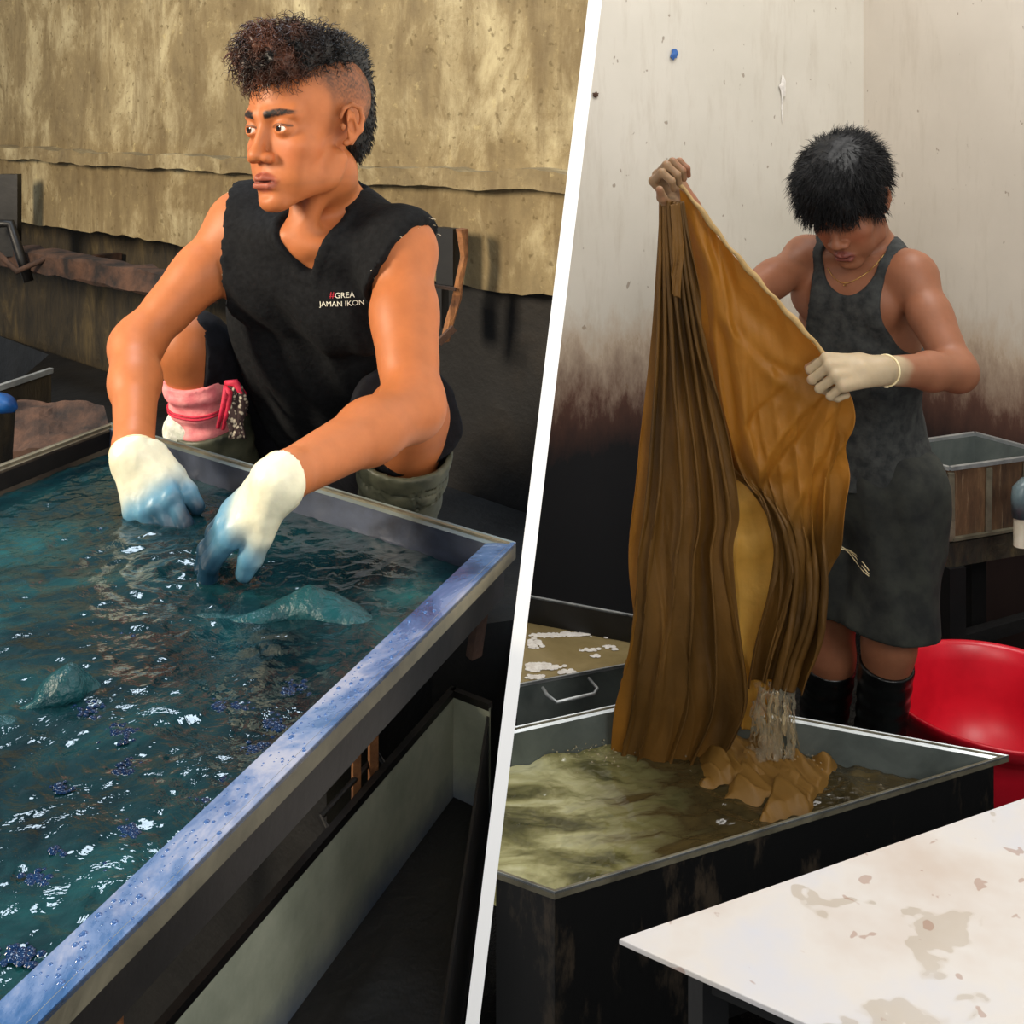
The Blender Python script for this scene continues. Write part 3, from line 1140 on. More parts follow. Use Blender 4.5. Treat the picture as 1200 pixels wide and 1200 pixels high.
# bracket and splintered post right of the man
pr = empty('splintered_post', P(530, 330, 2.2), 'split rust coloured timber post against the wall band right of the man', 'post')
py_ = 2.12
pts = [(541, 268), (545, 300), (538, 326), (534, 350), (528, 372), (522, 400)]
Vp = []
for k, (x_, y_) in enumerate(pts):
    w_ = (0.010, 0.009, 0.008, 0.010, 0.009, 0.007)[k]
    for q in range(8):
        a = math.tau * q / 8
        o_ = 0.004 * float(vnoise(np.array([[k * 1.3, q * 1.7, 0]]), 8)[0])
        Vp.append(P(x_, y_, py_) + Vector(((w_ + o_) * math.cos(a), (w_ + o_) * 1.6 * math.sin(a), 0)))
MB().add(Vp, [(i * 8 + k, i * 8 + (k + 1) % 8, (i + 1) * 8 + (k + 1) % 8, (i + 1) * 8 + k) for i in range(5) for k in range(8)] + [tuple(range(8)), tuple(40 + k for k in range(8))]).build('post', M['rust_bright'], pr)
MB().box(P(525, 300, 2.16), 0.045, 0.02, 0.11, -0.7).build('dark_plate', M['black_iron'], pr)
MB().box(P(514, 360, 2.16), 0.035, 0.02, 0.075, -0.7).build('dark_plate', M['black_iron'], pr)
MB().beam(P(502, 334, 2.11), P(534, 339, 2.10), 0.008, 0.006).build('bar', M['rust'], pr)
MB().beam(P(514, 402, 2.08), P(532, 384, 2.09), 0.010, 0.012).build('bar', M['rust'], pr)

# rusted block, blue bag and ledge on the far left
rb = MB()
V, Fq = quad_grid([P(15, 522, 2.06), P(140, 545, 2.06), P(122, 478, 2.22), P(20, 466, 2.22)], 20, 12)
V[:, 2] += 0.02 * fbm(V * 14, 4, 3)
Vlow = V.copy(); Vlow[:, 2] = 0.83
n_ = 21
Vall = np.vstack([V, Vlow])
top = [tuple(f) for f in Fq]
ring = [i for i in range(n_)] + [i * n_ + n_ - 1 for i in range(1, 13)] + [12 * n_ + i for i in range(n_ - 2, -1, -1)] + [i * n_ for i in range(11, 0, -1)]
sides_ = [(ring[i], ring[(i + 1) % len(ring)], ring[(i + 1) % len(ring)] + len(V), ring[i] + len(V)) for i in range(len(ring))]
ob = mesh_obj('rusted_block', Vall, top + sides_ + [tuple(r + len(V) for r in ring)], M['rust'], loc=(-0.9, 2.1, 0.83), recalc=True)
tag(ob, 'low rust crusted block behind the far left corner of the basin', 'block')
tr = empty('old_trough', (-1.3, 2.4, 0.82), 'dark old trough with a pale metal rim at the left edge', 'trough')
MB().beam(P(-60, 474, 2.3), P(60, 434, 2.62), 0.012, 0.012).build('rim', M['steel_bright'], tr)
panel(Vector((P(-60, 474, 2.3).x, 2.3, 0)), Vector((P(60, 434, 2.62).x, 2.62, 0)), 0.82, P(-60, 474, 2.3).z - 0.004, 0.01, 'side_wall', M['wall_under'], tr, Vector((-0.6, 0.7, 0)))
q = P(5, 472, 2.16)
bb = lump('blue_bag', [q + Vector((-0.10, -.02, 0.0)), q + Vector((-0.06, -0.01, 0.006)), q + Vector((-.02, 0, 0)), q + Vector((.005, .01, -.004)), q + Vector((.018, .015, -.01))], [.012, .028, .026, .022, .008], M['blue_bag'],
          'crumpled blue plastic bag on the block at the left edge', 'bag', 31, q.z - .03, 0.8, 0.012)

# ================================================================== SIGNED-DISTANCE MODELLING OF BODIES AND CLOTHES
class SDF:
    def __init__(s):
        s.p = []

    def rc(s, a, b, ra, rb=None, k=0.015, op='u'):
        a = np.array(a, float); b = np.array(b, float)
        rb = ra if rb is None else rb
        s.p.append(('rc', a, b, ra, rb, k, op, (a + b) / 2, np.linalg.norm(a - b) / 2 + max(ra, rb)))
        return s

    def el(s, c, r, R=None, k=0.015, op='u'):
        c = np.array(c, float); r = np.array(r, float)
        R = np.eye(3) if R is None else np.array(R, float)      # rows: local axes in world
        s.p.append(('el', c, R, r, None, k, op, c, float(max(r))))
        return s

    def grp(s, other, k=.004):
        l, h = other.bounds(0)
        s.p.append(('grp', list(other.p), None, None, None, k, 'u', (l + h) / 2, float(np.linalg.norm(h - l) / 2)))
        return s

    def copy(s):
        q = SDF(); q.p = list(s.p); return q

    def ev(s, X, d, sel=None):
        """apply all prims to points X (n,3); d in place"""
        for pr in s.p:
            d[:] = s.one(pr, X, d)
        return d

    @staticmethod
    def one(pr, X, d):
        t, a, b, ra, rb, k, op = pr[:7]
        if t == 'grp':
            e = np.full(d.shape, 1.0, dtype=d.dtype)
            for q_ in a: e = SDF.one(q_, X, e)
        elif t == 'rc':
            ab = (b - a).astype(X.dtype); pa_ = X - a.astype(X.dtype)
            L2 = float(ab @ ab) + 1e-12
            h = np.clip((pa_ @ ab) / L2, 0, 1)
            q = pa_ - h[..., None] * ab
            e = np.sqrt((q * q).sum(-1)) - (ra + (rb - ra) * h)
        else:
            q = (X - a.astype(X.dtype)) @ b.T.astype(X.dtype)
            q1 = q / ra.astype(X.dtype)
            k0 = np.sqrt((q1 * q1).sum(-1)) + 1e-9
            q2 = q1 / ra.astype(X.dtype)
            k1 = np.sqrt((q2 * q2).sum(-1)) + 1e-9
            e = k0 * (k0 - 1) / k1
        if op == 'u':
            h = np.maximum(k - np.abs(d - e), 0) / k
            return np.minimum(d, e) - h * h * k * 0.25
        if op == 's':
            e = -e
            h = np.maximum(k - np.abs(d - e), 0) / k
            return np.maximum(d, e) + h * h * k * 0.25
        if op == 'i':
            h = np.maximum(k - np.abs(d - e), 0) / k
            return np.maximum(d, e) + h * h * k * 0.25

    def bounds(s, pad):
        lo = np.min([p[7] - p[8] for p in s.p if p[6] == 'u'], axis=0) - pad
        hi = np.max([p[7] + p[8] for p in s.p if p[6] == 'u'], axis=0) + pad
        return lo, hi


def mesh_sdf(sdf, res, post=None, lo=None, hi=None, pad=0.02):
    """sparse evaluation + naive surface nets -> (V, quads)"""
    l, h = sdf.bounds(pad)
    if lo is not None: l = np.maximum(l, lo)
    if hi is not None: h = np.minimum(h, hi)
    B = 8
    nb = np.ceil((h - l) / (res * B)).astype(int) + 1
    bs = res * B
    g = [np.arange(n) * bs + bs / 2 - res / 2 for n in nb]
    GX, GY, GZ = np.meshgrid(*g, indexing='ij')
    C = np.stack([GX, GY, GZ], -1).reshape(-1, 3) + l
    d = np.full(len(C), 1.0)
    sdf.ev(C, d)
    if post is not None: d = post(C, d)
    half = bs * 0.8660
    keep = np.abs(d) < half * 1.7 + 0.012
    dense = np.repeat(np.repeat(np.repeat(d.reshape(nb).astype(np.float32), B, 0), B, 1), B, 2)
    kc = C[keep].astype(np.float32)
    off = (np.stack(np.meshgrid(*[np.arange(B)] * 3, indexing='ij'), -1).reshape(-1, 3) * res - (bs / 2 - res / 2)).astype(np.float32)
    pts = kc[:, None, :] + off[None]
    dd = np.full(pts.shape[:2], 1.0, dtype=np.float32)
    for pr in sdf.p:
        m = np.linalg.norm(kc - pr[7], axis=1) < pr[8] + half + 0.03 + pr[5]
        if pr[6] == 'i': m[:] = True
        if not m.any(): continue
        dd[m] = SDF.one(pr, pts[m], dd[m])
    if post is not None:
        dd = post(pts.reshape(-1, 3), dd.reshape(-1)).reshape(dd.shape).astype(np.float32)
    ki = np.argwhere(keep.reshape(nb))
    o3 = np.stack(np.meshgrid(*[np.arange(B)] * 3, indexing='ij'), -1).reshape(-1, 3)
    ii = (ki[:, None, :] * B + o3[None]).reshape(-1, 3)
    dense[ii[:, 0], ii[:, 1], ii[:, 2]] = dd.reshape(-1)
    ins = dense < 0
    n = dense.shape
    cnt = np.zeros((n[0] - 1, n[1] - 1, n[2] - 1), dtype=np.int8)
    for a in (0, 1):
        for b in (0, 1):
            for c in (0, 1):
                cnt += ins[a:n[0] - 1 + a, b:n[1] - 1 + b, c:n[2] - 1 + c]
    cells = np.argwhere((cnt > 0) & (cnt < 8))
    acc = np.zeros((len(cells), 3)); num = np.zeros(len(cells))
    cor = [(a, b, c) for a in (0, 1) for b in (0, 1) for c in (0, 1)]
    dv_ = {c: dense[cells[:, 0] + c[0], cells[:, 1] + c[1], cells[:, 2] + c[2]] for c in cor}
    for c in cor:
        for ax in range(3):
            if c[ax] == 0:
                c2 = list(c); c2[ax] = 1; c2 = tuple(c2)
                d0, d1 = dv_[c], dv_[c2]
                m = (d0 < 0) != (d1 < 0)
                t = np.where(m, d0 / np.where(m, d0 - d1, 1), 0)
                p = np.tile(np.array(c, float), (len(cells), 1)); p[:, ax] = t
                acc += np.where(m[:, None], p, 0); num += m
    V = (cells + acc / num[:, None]) * res + l
    idx = np.full(cnt.shape, -1, dtype=np.int32)
    idx[cells[:, 0], cells[:, 1], cells[:, 2]] = np.arange(len(cells))
    Q = []
    for ax in range(3):
        s0 = [slice(0, n[0]), slice(0, n[1]), slice(0, n[2])]; s1 = list(s0)
        s0[ax] = slice(0, n[ax] - 1); s1[ax] = slice(1, n[ax])
        e = ins[tuple(s0)] != ins[tuple(s1)]
        ed = np.argwhere(e)
        u, v = [(1, 2), (2, 0), (0, 1)][ax]
        ok = (ed[:, u] > 0) & (ed[:, v] > 0) & (ed[:, u] < n[u] - 1) & (ed[:, v] < n[v] - 1)
        ed = ed[ok]
        def gi(du, dv2):
            q = ed.copy(); q[:, u] -= du; q[:, v] -= dv2
            return idx[q[:, 0], q[:, 1], q[:, 2]]
        q = np.stack([gi(1, 1), gi(0, 1), gi(0, 0), gi(1, 0)], -1)
        fl = ~ins[ed[:, 0], ed[:, 1], ed[:, 2]]
        q[fl] = q[fl][:, ::-1]
        Q.append(q)
    Q = np.vstack(Q)
    Q = Q[(Q >= 0).all(1)]
    return V, Q


def cut(V, Q, keepmask):
    """keep quads all of whose corners satisfy the mask"""
    Q = Q[keepmask[Q].all(1)]
    used = np.unique(Q)
    m = np.full(len(V), -1, dtype=np.int64); m[used] = np.arange(len(used))
    return V[used], m[Q]


def join(parts):
    V = []; Q = []; b = 0
    for v, q in parts:
        V.append(v); Q.append(q + b); b += len(v)
    return np.vstack(V), np.vstack(Q)


def lin(c):
    return np.array(srgb(*c)[:3])


class Frame:
    """local frame: x = the figure's left, y = forward, z = up"""
    def __init__(s, o, fwd, up=(0, 0, 1), scale=1.0):
        s.o = np.array(o, float)
        f = np.array(fwd, float); f /= np.linalg.norm(f)
        u = np.array(up, float); u = u - f * (u @ f); u /= np.linalg.norm(u)
        l = np.cross(u, f)
        # right-handed with forward = y, up = z: x = f x u is the figure's right, so left = u x f
        s.R = np.stack([l, f, u])       # rows
        s.s = scale

    def w(s, p):
        return s.o + (np.array(p, float) * s.s) @ s.R

    def loc(s, X):
        return ((X - s.o) @ s.R.T) / s.s


def head_sdf(S, fr, lid=(.0041, -.0020)):
    w = fr.w; k = fr.s; R = fr.R

    def el(c, r, kk=0.012, op='u', Rl=None):
        RR = R if Rl is None else Rl @ R
        S.el(w(c), np.array(r) * k, RR, kk, op)

    def rc(a, b, ra, rb, kk=0.008, op='u'):
        S.rc(w(a), w(b), ra * k, rb * k, kk, op)
    el((0, -.018, .036), (.072, .092, .080), .01)
    el((0, .028, .030), (.062, .056, .058), .02)
    el((0, .036, -.032), (.054, .050, .062), .02)
    for sx in (-1, 1):
        el((sx * .044, .052, -.030), (.019, .020, .016), .022)      # cheekbone
        rc((sx * .056, .000, -.052), (sx * .050, .016, -.076), .014, .012, .022)
        rc((sx * .050, .016, -.076), (sx * .016, .070, -.104), .012, .011, .024)
        el((sx * .033, .055, -.065), (.018, .02, .025), .02)
    el((0, .078, -.103), (.017, .014, .014), .018)
    el((0, .068, -.074), (.028, .024, .024), .016)
    # brow ridge and sockets
    for sx in (-1, 1):
        rc((sx * .012, .084, .019), (sx * .046, .068, .018), .0075, .007, .014)
        el((sx * .032, .096, -.003), (.019, .016, .0125), .012, 's')
    # nose
    rc((0, .081, .008), (0, .098, -.030), .0075, .0085, .010)
    el((0, .1020, -.0375), (.0120, .0105, .0092), .008)
    for sx in (-1, 1):
        el((sx * .0145, .0925, -.0415), (.0085, .0105, .0078), .006)
        el((sx * .0078, .0975, -.0495), (.0042, .006, .004), .003, 's')
    # lips
    for sx in (-1, 1):
        rc((sx * .004, .0955, -.0685), (sx * .021, .085, -.0735), .0062, .0032, .004)
    rc((-.012, .0915, -.0815), (.012, .0915, -.0815), .0072, .0072, .005)
    rc((-.021, .092, -.0748), (.021, .092, -.0748), .0014, .0014, .003, 's')
    el((0, .098, -.0748), (.018, .010, .0014), .002, 's')
    el((0, .099, -.060), (.004, .006, .007), .006, 's')
    el((0, .096, -.0925), (.016, .008, .005), .010, 's')
    # eyelids: sphere with an almond slit
    for sx in (-1, 1):
        el((sx * .0315, .0725, -.001), (.0150, .0142, .0135), .005)
        el((sx * .0320, .0865, lid[1]), (.0138, .009, lid[0]), .0016, 's')
    # ears
    a = math.radians(18)
    for sx in (-1, 1):
        qa = -sx * .50
        Rl = np.array([[math.cos(qa), math.sin(qa), 0], [-math.sin(qa), math.cos(qa), 0], [0, 0, 1]])
        # outline of the ear as a swept rim, a thin shell behind it, tragus and lobe
        el((sx * .0760, -.012, -.006), (.0045, .0165, .028), .005, 'u', Rl)
        rim = [(.0745, .006, .008), (.0790, .003, .020), (.0835, -.009, .0255), (.0870, -.021, .019), (.0870, -.025, .004), (.0840, -.021, -.012), (.0790, -.010, -.024), (.0750, -.001, -.029)]
        for i_ in range(7):
            p_, q_ = rim[i_], rim[i_ + 1]
            rc((sx * p_[0], p_[1], p_[2]), (sx * q_[0], q_[1], q_[2]), .0032 if i_ < 5 else .0045, .0034 if i_ < 4 else .005, .0028)
        rc((sx * .0815, -.013, .012), (sx * .0825, -.015, -.008), .0026, .0024, .004)
        el((sx * .0815, -.006, -.005), (.0045, .0065, .009), .004, 's')
        el((sx * .0755, .004, -.006), (.0035, .0035, .006), .004)


def skin_tint(V, base, fr=None, fade=0.0, lips=(150, 78, 66), brow=(18, 13, 11), brow_w=1.0):
    """skin colour per vertex: lips, brows, shaved sides"""
    c = np.tile(lin(base), (len(V), 1))
    if fr is None: return c
    L = fr.loc(V)
    x, y, z = np.abs(L[:, 0]), L[:, 1], L[:, 2]

    def mixc(c, m, col):
        return c * (1 - m[:, None]) + lin(col) * m[:, None]
    n = vnoise(V * 500, 3)
    # lips
    m = smooth01(-np.sqrt((x / .0235) ** 2 + ((z + .0755) / .0145) ** 2), -1.12, -.88) * (y > .075)
    c = mixc(c, m * .8, lips)
    # warmer cheeks, nose
    m = np.exp(-((x - .04) / .02) ** 2 - ((z + .035) / .02) ** 2) * (y > .03)
    c = mixc(c, m * .25, (190, 100, 70))
    # brows
    zc = .0175 + .0035 * np.sin(np.clip((x - .010) / .042, 0, 1) * 2.4)
    th = .0060 * (1 - .55 * smooth01(x, .03, .054))
    m = smooth01(-np.abs(z - zc) / th, -1.25, -.6) * smooth01(x, .009, .013) * (1 - smooth01(x, .049, .056)) * (y > .05)
    c = mixc(c, np.clip(m * (1.0 + .3 * n), 0, 1) * brow_w, brow)
    # lash line
    m = smooth01(-np.abs(np.sqrt(((x - .032) / .0145) ** 2 + ((z + .0015) / .0062) ** 2) - 1.0), -.24, -.1) * (y > .07) * (z > -.001)
    c = mixc(c, m * .75, (30, 20, 18))
    # dark lip line
    m = smooth01(-np.abs(z + .0748) / .002, -1, -.3) * (x < .021) * (y > .08)
    c = mixc(c, m * .7, (70, 30, 28))
    if fade:
        line = .012 + .05 * smooth01(y, -.02, .06)
        m = smooth01(z, line - .012, line + .035) * smooth01(x, .030, .045) * (1 - smooth01(y, .050, .066))
        m2 = smooth01(-y, .03, .07) * smooth01(z, -.05, -.01)
        m = np.maximum(m, m2)
        m = np.clip(m * (.75 + .35 * n), 0, 1) * fade
        c = mixc(c, m, (52, 36, 26))
        # sideburn
        m = np.exp(-((y - .012) / .008) ** 2) * smooth01(z, -.035, .0) * (x > .055)
        c = mixc(c, m * .4 * fade, (60, 40, 30))
    return c


def eyeball(parent, fr, sx, gaze, iris=(60, 34, 20)):
    c = fr.w((sx * .0315, .0715, -.0015))
    r = 0.0132 * fr.s
    g = np.array(gaze, float); g /= np.linalg.norm(g)
    gw = g @ fr.R
    nu, nv = 40, 28
    a = np.cross(gw, [0.1, 0.2, 1.0]); a /= np.linalg.norm(a); b = np.cross(gw, a)
    V = [c + gw * r]; ang = [0]
    for i in range(1, nv):
        t = (i / nv) ** 1.4 * math.pi
        for k in range(nu):
            p = k / nu * math.tau
            V.append(c + r * (gw * math.cos(t) + (a * math.cos(p) + b * math.sin(p)) * math.sin(t))); ang.append(t)
    V.append(c - gw * r); ang.append(math.pi)
    Fs = [(0, 1 + k, 1 + (k + 1) % nu) for k in range(nu)]
    for i in range(nv - 2):
        for k in range(nu):
            Fs.append((1 + i * nu + k, 1 + (i + 1) * nu + k, 1 + (i + 1) * nu + (k + 1) % nu, 1 + i * nu + (k + 1) % nu))
    e = 1 + (nv - 2) * nu
    Fs += [(e + k, len(V) - 1, e + (k + 1) % nu) for k in range(nu)]
    ang = np.array(ang)
    col = np.tile(lin((226, 214, 204)), (len(V), 1))
    col[ang < .50] = lin(iris); col[ang < .22] = lin((6, 5, 5))
    return mesh_obj('eye', V, Fs, M['eye'], parent, smooth=True, col=col, recalc=True)


def strands(name, m, parent, roots, dirs, length, seg, rad, seed, gravity=0.0, curl=0.0, cols=None, curlf=3.0):
    """hair locks: thin tapering three-sided tubes"""
    r = np.random.default_rng(seed)
    n = len(roots)
    Vs = []; rr = []
    p = roots.copy(); d = dirs.copy()
    L = length * (0.6 + 0.7 * r.random(n))
    a0 = r.random(n) * math.tau
    ref = np.cross(d, r.normal(size=(n, 3))); ref /= np.linalg.norm(ref, axis=1)[:, None] + 1e-9
    ref2 = np.cross(d, ref)
    pts = []
    for i in range(seg + 1):
        t = i / seg
        c_ = curl * t * (1.0)
        pts.append(p + (ref * np.cos(a0 + t * curlf * math.tau)[:, None] + ref2 * np.sin(a0 + t * curlf * math.tau)[:, None]) * c_)
        dd = d + np.array([0, 0, -gravity]) * t
        dd /= np.linalg.norm(dd, axis=1)[:, None]
        p = p + dd * (L / seg)[:, None]
        d = dd
    pts = np.stack(pts, 1)          # n, seg+1, 3
    tang = np.gradient(pts, axis=1)
    tang /= np.linalg.norm(tang, axis=2)[..., None] + 1e-9
    s1 = np.cross(tang, ref[:, None, :] + 0.01); s1 /= np.linalg.norm(s1, axis=2)[..., None] + 1e-9
    s2 = np.cross(tang, s1)
    w = rad * (1 - 0.85 * np.linspace(0, 1, seg + 1))[None, :, None]
    ring = [pts + (s1 * math.cos(q) + s2 * math.sin(q)) * w for q in (0, 2.094, 4.189)]
    V = np.stack(ring, 2).reshape(-1, 3)
    base = (np.arange(n) * (seg + 1) * 3)[:, None, None]
    i_ = np.arange(seg)[None, :, None] * 3
    k = np.arange(3)[None, None, :]; k2 = (k + 1) % 3
    Q = np.stack([base + i_ + k, base + i_ + k2, base + i_ + 3 + k2, base + i_ + 3 + k], -1).reshape(-1, 4)
    col = None
    if cols is not None: col = np.repeat(cols, (seg + 1) * 3, axis=0)
    return mesh_obj(name, V, Q, m, parent, smooth=True, col=col)


def normals_of(V, Q):
    n = np.zeros_like(V)
    fn = np.cross(V[Q[:, 2]] - V[Q[:, 0]], V[Q[:, 3]] - V[Q[:, 1]])
    for k in range(4): np.add.at(n, Q[:, k], fn)
    return n / (np.linalg.norm(n, axis=1)[:, None] + 1e-12)


def hand_sdf(S, wr, d, nrm, side, curls, sc=1.0, spread=0.10, thumb=(0.75, 0.55, -0.35), tcurl=0.35):
    """wr wrist, d towards the fingers, nrm out of the back of the hand, side=+1: thumb on the side d x nrm"""
    wr = np.array(wr, float)
    d = np.array(d, float); d /= np.linalg.norm(d)
    n = np.array(nrm, float); n -= d * (n @ d); n /= np.linalg.norm(n)
    t = np.cross(d, n) * side
    kn = []
    for i, off in enumerate((.030, .0105, -.0095, -.028)):
        k0 = wr + (d * .012 + t * off * .55) * sc
        k1 = wr + (d * (.090, .093, .089, .080)[i] + t * off + n * (-.001, .002, .001, -.003)[i]) * sc
        S.rc(k0, k1, .0145 * sc, .0112 * sc, .010)
        kn.append(k1)
    S.rc(wr - d * .01 * sc, wr + d * .03 * sc, .024 * sc, .020 * sc, .015)
    tips = []
    lens = [(.042, .026, .021), (.046, .029, .022), (.042, .027, .021), (.033, .021, .018)]
    for i in range(4):
        p = kn[i]; a = 0.0
        sp = (1.2, .35, -.4, -1.3)[i] * spread
        dd0 = d * math.cos(sp) + t * math.sin(sp)
        r = (.0092, .0094, .0090, .0080)[i] * sc
        cu = curls[i] if isinstance(curls[0], (list, tuple)) else curls
        for j in range(3):
            a += cu[j]
            dd = dd0 * math.cos(a) - n * math.sin(a)
            q = p + dd * lens[i][j] * sc
            S.rc(p, q, r, r * .93, .0035)
            r *= .91; p = q
        tips.append(p)
    tb = wr + (d * .022 + t * .024 - n * .006) * sc
    td = t * thumb[0] + d * thumb[1] + n * thumb[2]; td /= np.linalg.norm(td)
    p1 = tb + td * .040 * sc
    S.rc(tb, p1, .0150 * sc, .0118 * sc, .012)
    td2 = td * math.cos(tcurl) + (d * .8 - t * .4 - n * .4) * math.sin(tcurl); td2 /= np.linalg.norm(td2)
    p2 = p1 + td2 * .031 * sc
    S.rc(p1, p2, .0112 * sc, .0100 * sc, .004)
    td3 = td2 * math.cos(tcurl) + (d * .6 - t * .6 - n * .5) * math.sin(tcurl); td3 /= np.linalg.norm(td3)
    S.rc(p2, p2 + td3 * .024 * sc, .0100 * sc, .0078 * sc, .004)
    return kn, tips


def plane_mask(V, p, n):
    return ((V - np.array(p)) @ np.array(n)) > 0


# ================================================================== MAN 1 : crouching at the indigo basin
m1 = empty('person', (-0.34, 1.72, 0.82), 'crouching person with curly top hair and black cut off shirt, gloved hands in dye', 'person')
v_ = lambda *a: np.array(a, float)
pp = lambda x, y, d: np.array(P(x, y, d))
shR = pp(287, 262, 1.63); elR = pp(160, 403, 1.53); wrR = pp(157, 528, 1.36)
shL = pp(468, 292, 1.53); elL = pp(484, 478, 1.37); wrL = pp(333, 560, 1.14)
neck0 = pp(384, 236, 1.63)
C0 = v_(-.33, 1.93, 1.00)
lat = shL - shR; lat[2] *= .3; lat /= np.linalg.norm(lat)
hipR = C0 - lat * .09; hipL = C0 + lat * .09
knR = pp(222, 405, 1.70); anR = v_(-.440, 1.80, .93)
knL = pp(478, 488, 1.55); anL = v_(-.175, 1.64, .93)
up1 = neck0 - C0; up1 /= np.linalg.norm(up1)
fw1 = np.cross(lat, up1) * -1
if fw1[1] > 0: fw1 = -fw1
fw1 /= np.linalg.norm(fw1)
lat1 = np.cross(fw1, up1); lat1 /= np.linalg.norm(lat1)
if lat1 @ lat < 0: lat1 = -lat1
RT = np.stack([lat1, fw1, up1])
H1 = Frame(P(361, 146, 1.53), (-.60, -.80, -.05), (-.02, 0.05, 1), 0.94)
NK1 = H1.w((0, -.030, -.075))

mid = (shR + shL) / 2
chest = mid * .62 + C0 * .38 + fw1 * .005
torso1 = SDF()
torso1.el(C0, (.135, .10, .11), RT, .04)
torso1.el(C0 * .65 + mid * .35, (.118, .085, .14), RT, .05)
torso1.el(chest, (.140, .098, .150), RT, .05)
torso1.el(mid + fw1 * .0 - up1 * .035, (.150, .080, .075), RT, .05)
for s_, sh in ((-1, shR), (1, shL)):
    torso1.el(mid + lat1 * s_ * .065 + fw1 * .058 - up1 * .075, (.065, .035, .055), RT, .03)     # pectorals
    torso1.rc(neck0 - up1 * .012 - fw1 * .012, sh + up1 * .006, .034, .036, .04)                    # trapezius
    torso1.rc(mid + lat1 * s_ * .02 + fw1 * .055 + up1 * .03, sh + fw1 * .025, .012, .014, .03)  # collar bones
body1 = torso1.copy()
body1.rc(NK1, neck0 - up1 * .02, .044, .046, .02)
body1.rc(H1.w((.035, .0, -.06)), mid + fw1 * .05 + up1 * .02, .012, .011, .022)
body1.rc(H1.w((-.035, .0, -.06)), mid + fw1 * .05 + up1 * .02, .012, .011, .022)


def arm(S, sh, el_, wr, outn, r=(.046, .040, .036, .026), k=.02):
    sh, el_, wr = map(np.array, (sh, el_, wr))
    u = el_ - sh; f = wr - el_
    o = np.array(outn, float); o /= np.linalg.norm(o)
    S.el(sh + u * .02, (r[0] + .004,) * 3, None, .035)
    S.rc(sh, sh + u * .45, r[0], r[1], k)
    S.rc(sh + u * .45, el_, r[1], r[2] * .98, k)
    # deltoid, biceps, triceps
    S.rc(sh + u * .05 + o * .008, sh + u * .38 + o * .008, .036, .020, k)
    S.rc(sh + u * .42 - o * .011, sh + u * .74 - o * .008, r[1] * .78, r[1] * .66, k)
    S.rc(sh + u * .38 + o * .011, sh + u * .72 + o * .008, r[1] * .70, r[1] * .55, k)
    S.rc(el_ - u * .04, el_ + f * .02, r[2] * .95, r[2] * .95, k)
    S.rc(el_, el_ + f * .38, r[2] * .97, r[2] * .98, k)
    S.rc(el_ + f * .38, wr, r[2] * .97, r[3], k)
    S.rc(el_ + f * .08 + o * .007, el_ + f * .45 + o * .006, r[2] * .72, r[2] * .6, k)


arm(body1, shR, elR, wrR, (-1, .1, .2), (.039, .035, .031, .0235))
arm(body1, shL, elL, wrL, (1, -.1, .1), (.042, .039, .036, .025))


def leg_(S, hip, kn, an, rt=.075, rk=.050, ra=.034, calf=None, k=.03):
    S.rc(hip, hip + (kn - hip) * .5, rt, rt * .9, k)
    S.rc(hip + (kn - hip) * .5, kn, rt * .9, rk, k)
    sd = (an - kn)
    S.rc(kn, kn + sd * .1, rk, rk * .95, k)
    S.rc(kn + sd * .05, an, rk * .86, ra, k)
    back = np.array(calf if calf is not None else (0, .02, 0))
    S.rc(kn + sd * .2 + back, kn + sd * .5 + back * .8, .036, .034, k)


legs1 = SDF()
leg_(legs1, hipR, knR, anR, .070, .043, .034, calf=(0.01, .02, 0))
leg_(legs1, hipL, knL, anL, calf=(0.005, .02, 0))
for an, td in ((anR, v_(-.10, -.18, 0)), (anL, v_(.02, -.19, 0))):
    legs1.rc(an - v_(0, 0, .05) - td * .15, an - v_(0, 0, .078) + td * .8, .030, .022, .02)
body1.grp(legs1)

headS1 = SDF()
head_sdf(headS1, H1)
full1 = body1.copy(); full1.p += headS1.p
# hands under the gloves
dR_ = v_(.050, -.055, -.085); dL_ = v_(-.118, .035, -.095)
handsR = SDF(); handsL = SDF()
knkR, _ = hand_sdf(handsR, wrR, dR_, v_(-.25, -.75, .45), -1, [.30, .40, .3], .85, .02, (.30, .93, -.30), .10)
knkL, _ = hand_sdf(handsL, wrL, dL_, v_(-.35, -.45, .8), -1, [.25, .35, .3], .86, .05, (.30, .92, -.40), .10)
full1.p += handsR.p + handsL.p

cutp = NK1 - H1.R[2] * .004
V1, Q1 = mesh_sdf(full1, 0.0036)
nk = H1.R[2]
inhead = ((V1 - cutp) @ nk > 0.002) & (np.linalg.norm(V1 - H1.o, axis=1) < .182)
a1 = cut(V1, Q1, ~inhead)
bb_lo = H1.o - .195; bb_hi = H1.o + .195
V2, Q2 = mesh_sdf(full1, 0.00165, lo=bb_lo, hi=bb_hi)
inh2 = ((V2 - cutp) @ nk > -0.004) & (np.linalg.norm(V2 - H1.o, axis=1) < .19)
a2 = cut(V2, Q2, inh2)
VB, QB = join([a1, a2])
SK1 = (178, 106, 62)
colB = skin_tint(VB, SK1, H1, fade=.92)
mesh_obj('body', VB, QB, M['skin'], m1, smooth=True, col=colB)
gz = (-.10, 1, .05)
for sx in (-1, 1):
    eyeball(m1, H1, sx, gz)

# --- gloves
gcR = SDF(); gcR.p = [(*p[:3], p[3] + .0022, p[4] + .0022, *p[5:]) if p[0] == 'rc' else p for p in handsR.p]
gcL = SDF(); gcL.p = [(*p[:3], p[3] + .0022, p[4] + .0022, *p[5:]) if p[0] == 'rc' else p for p in handsL.p]


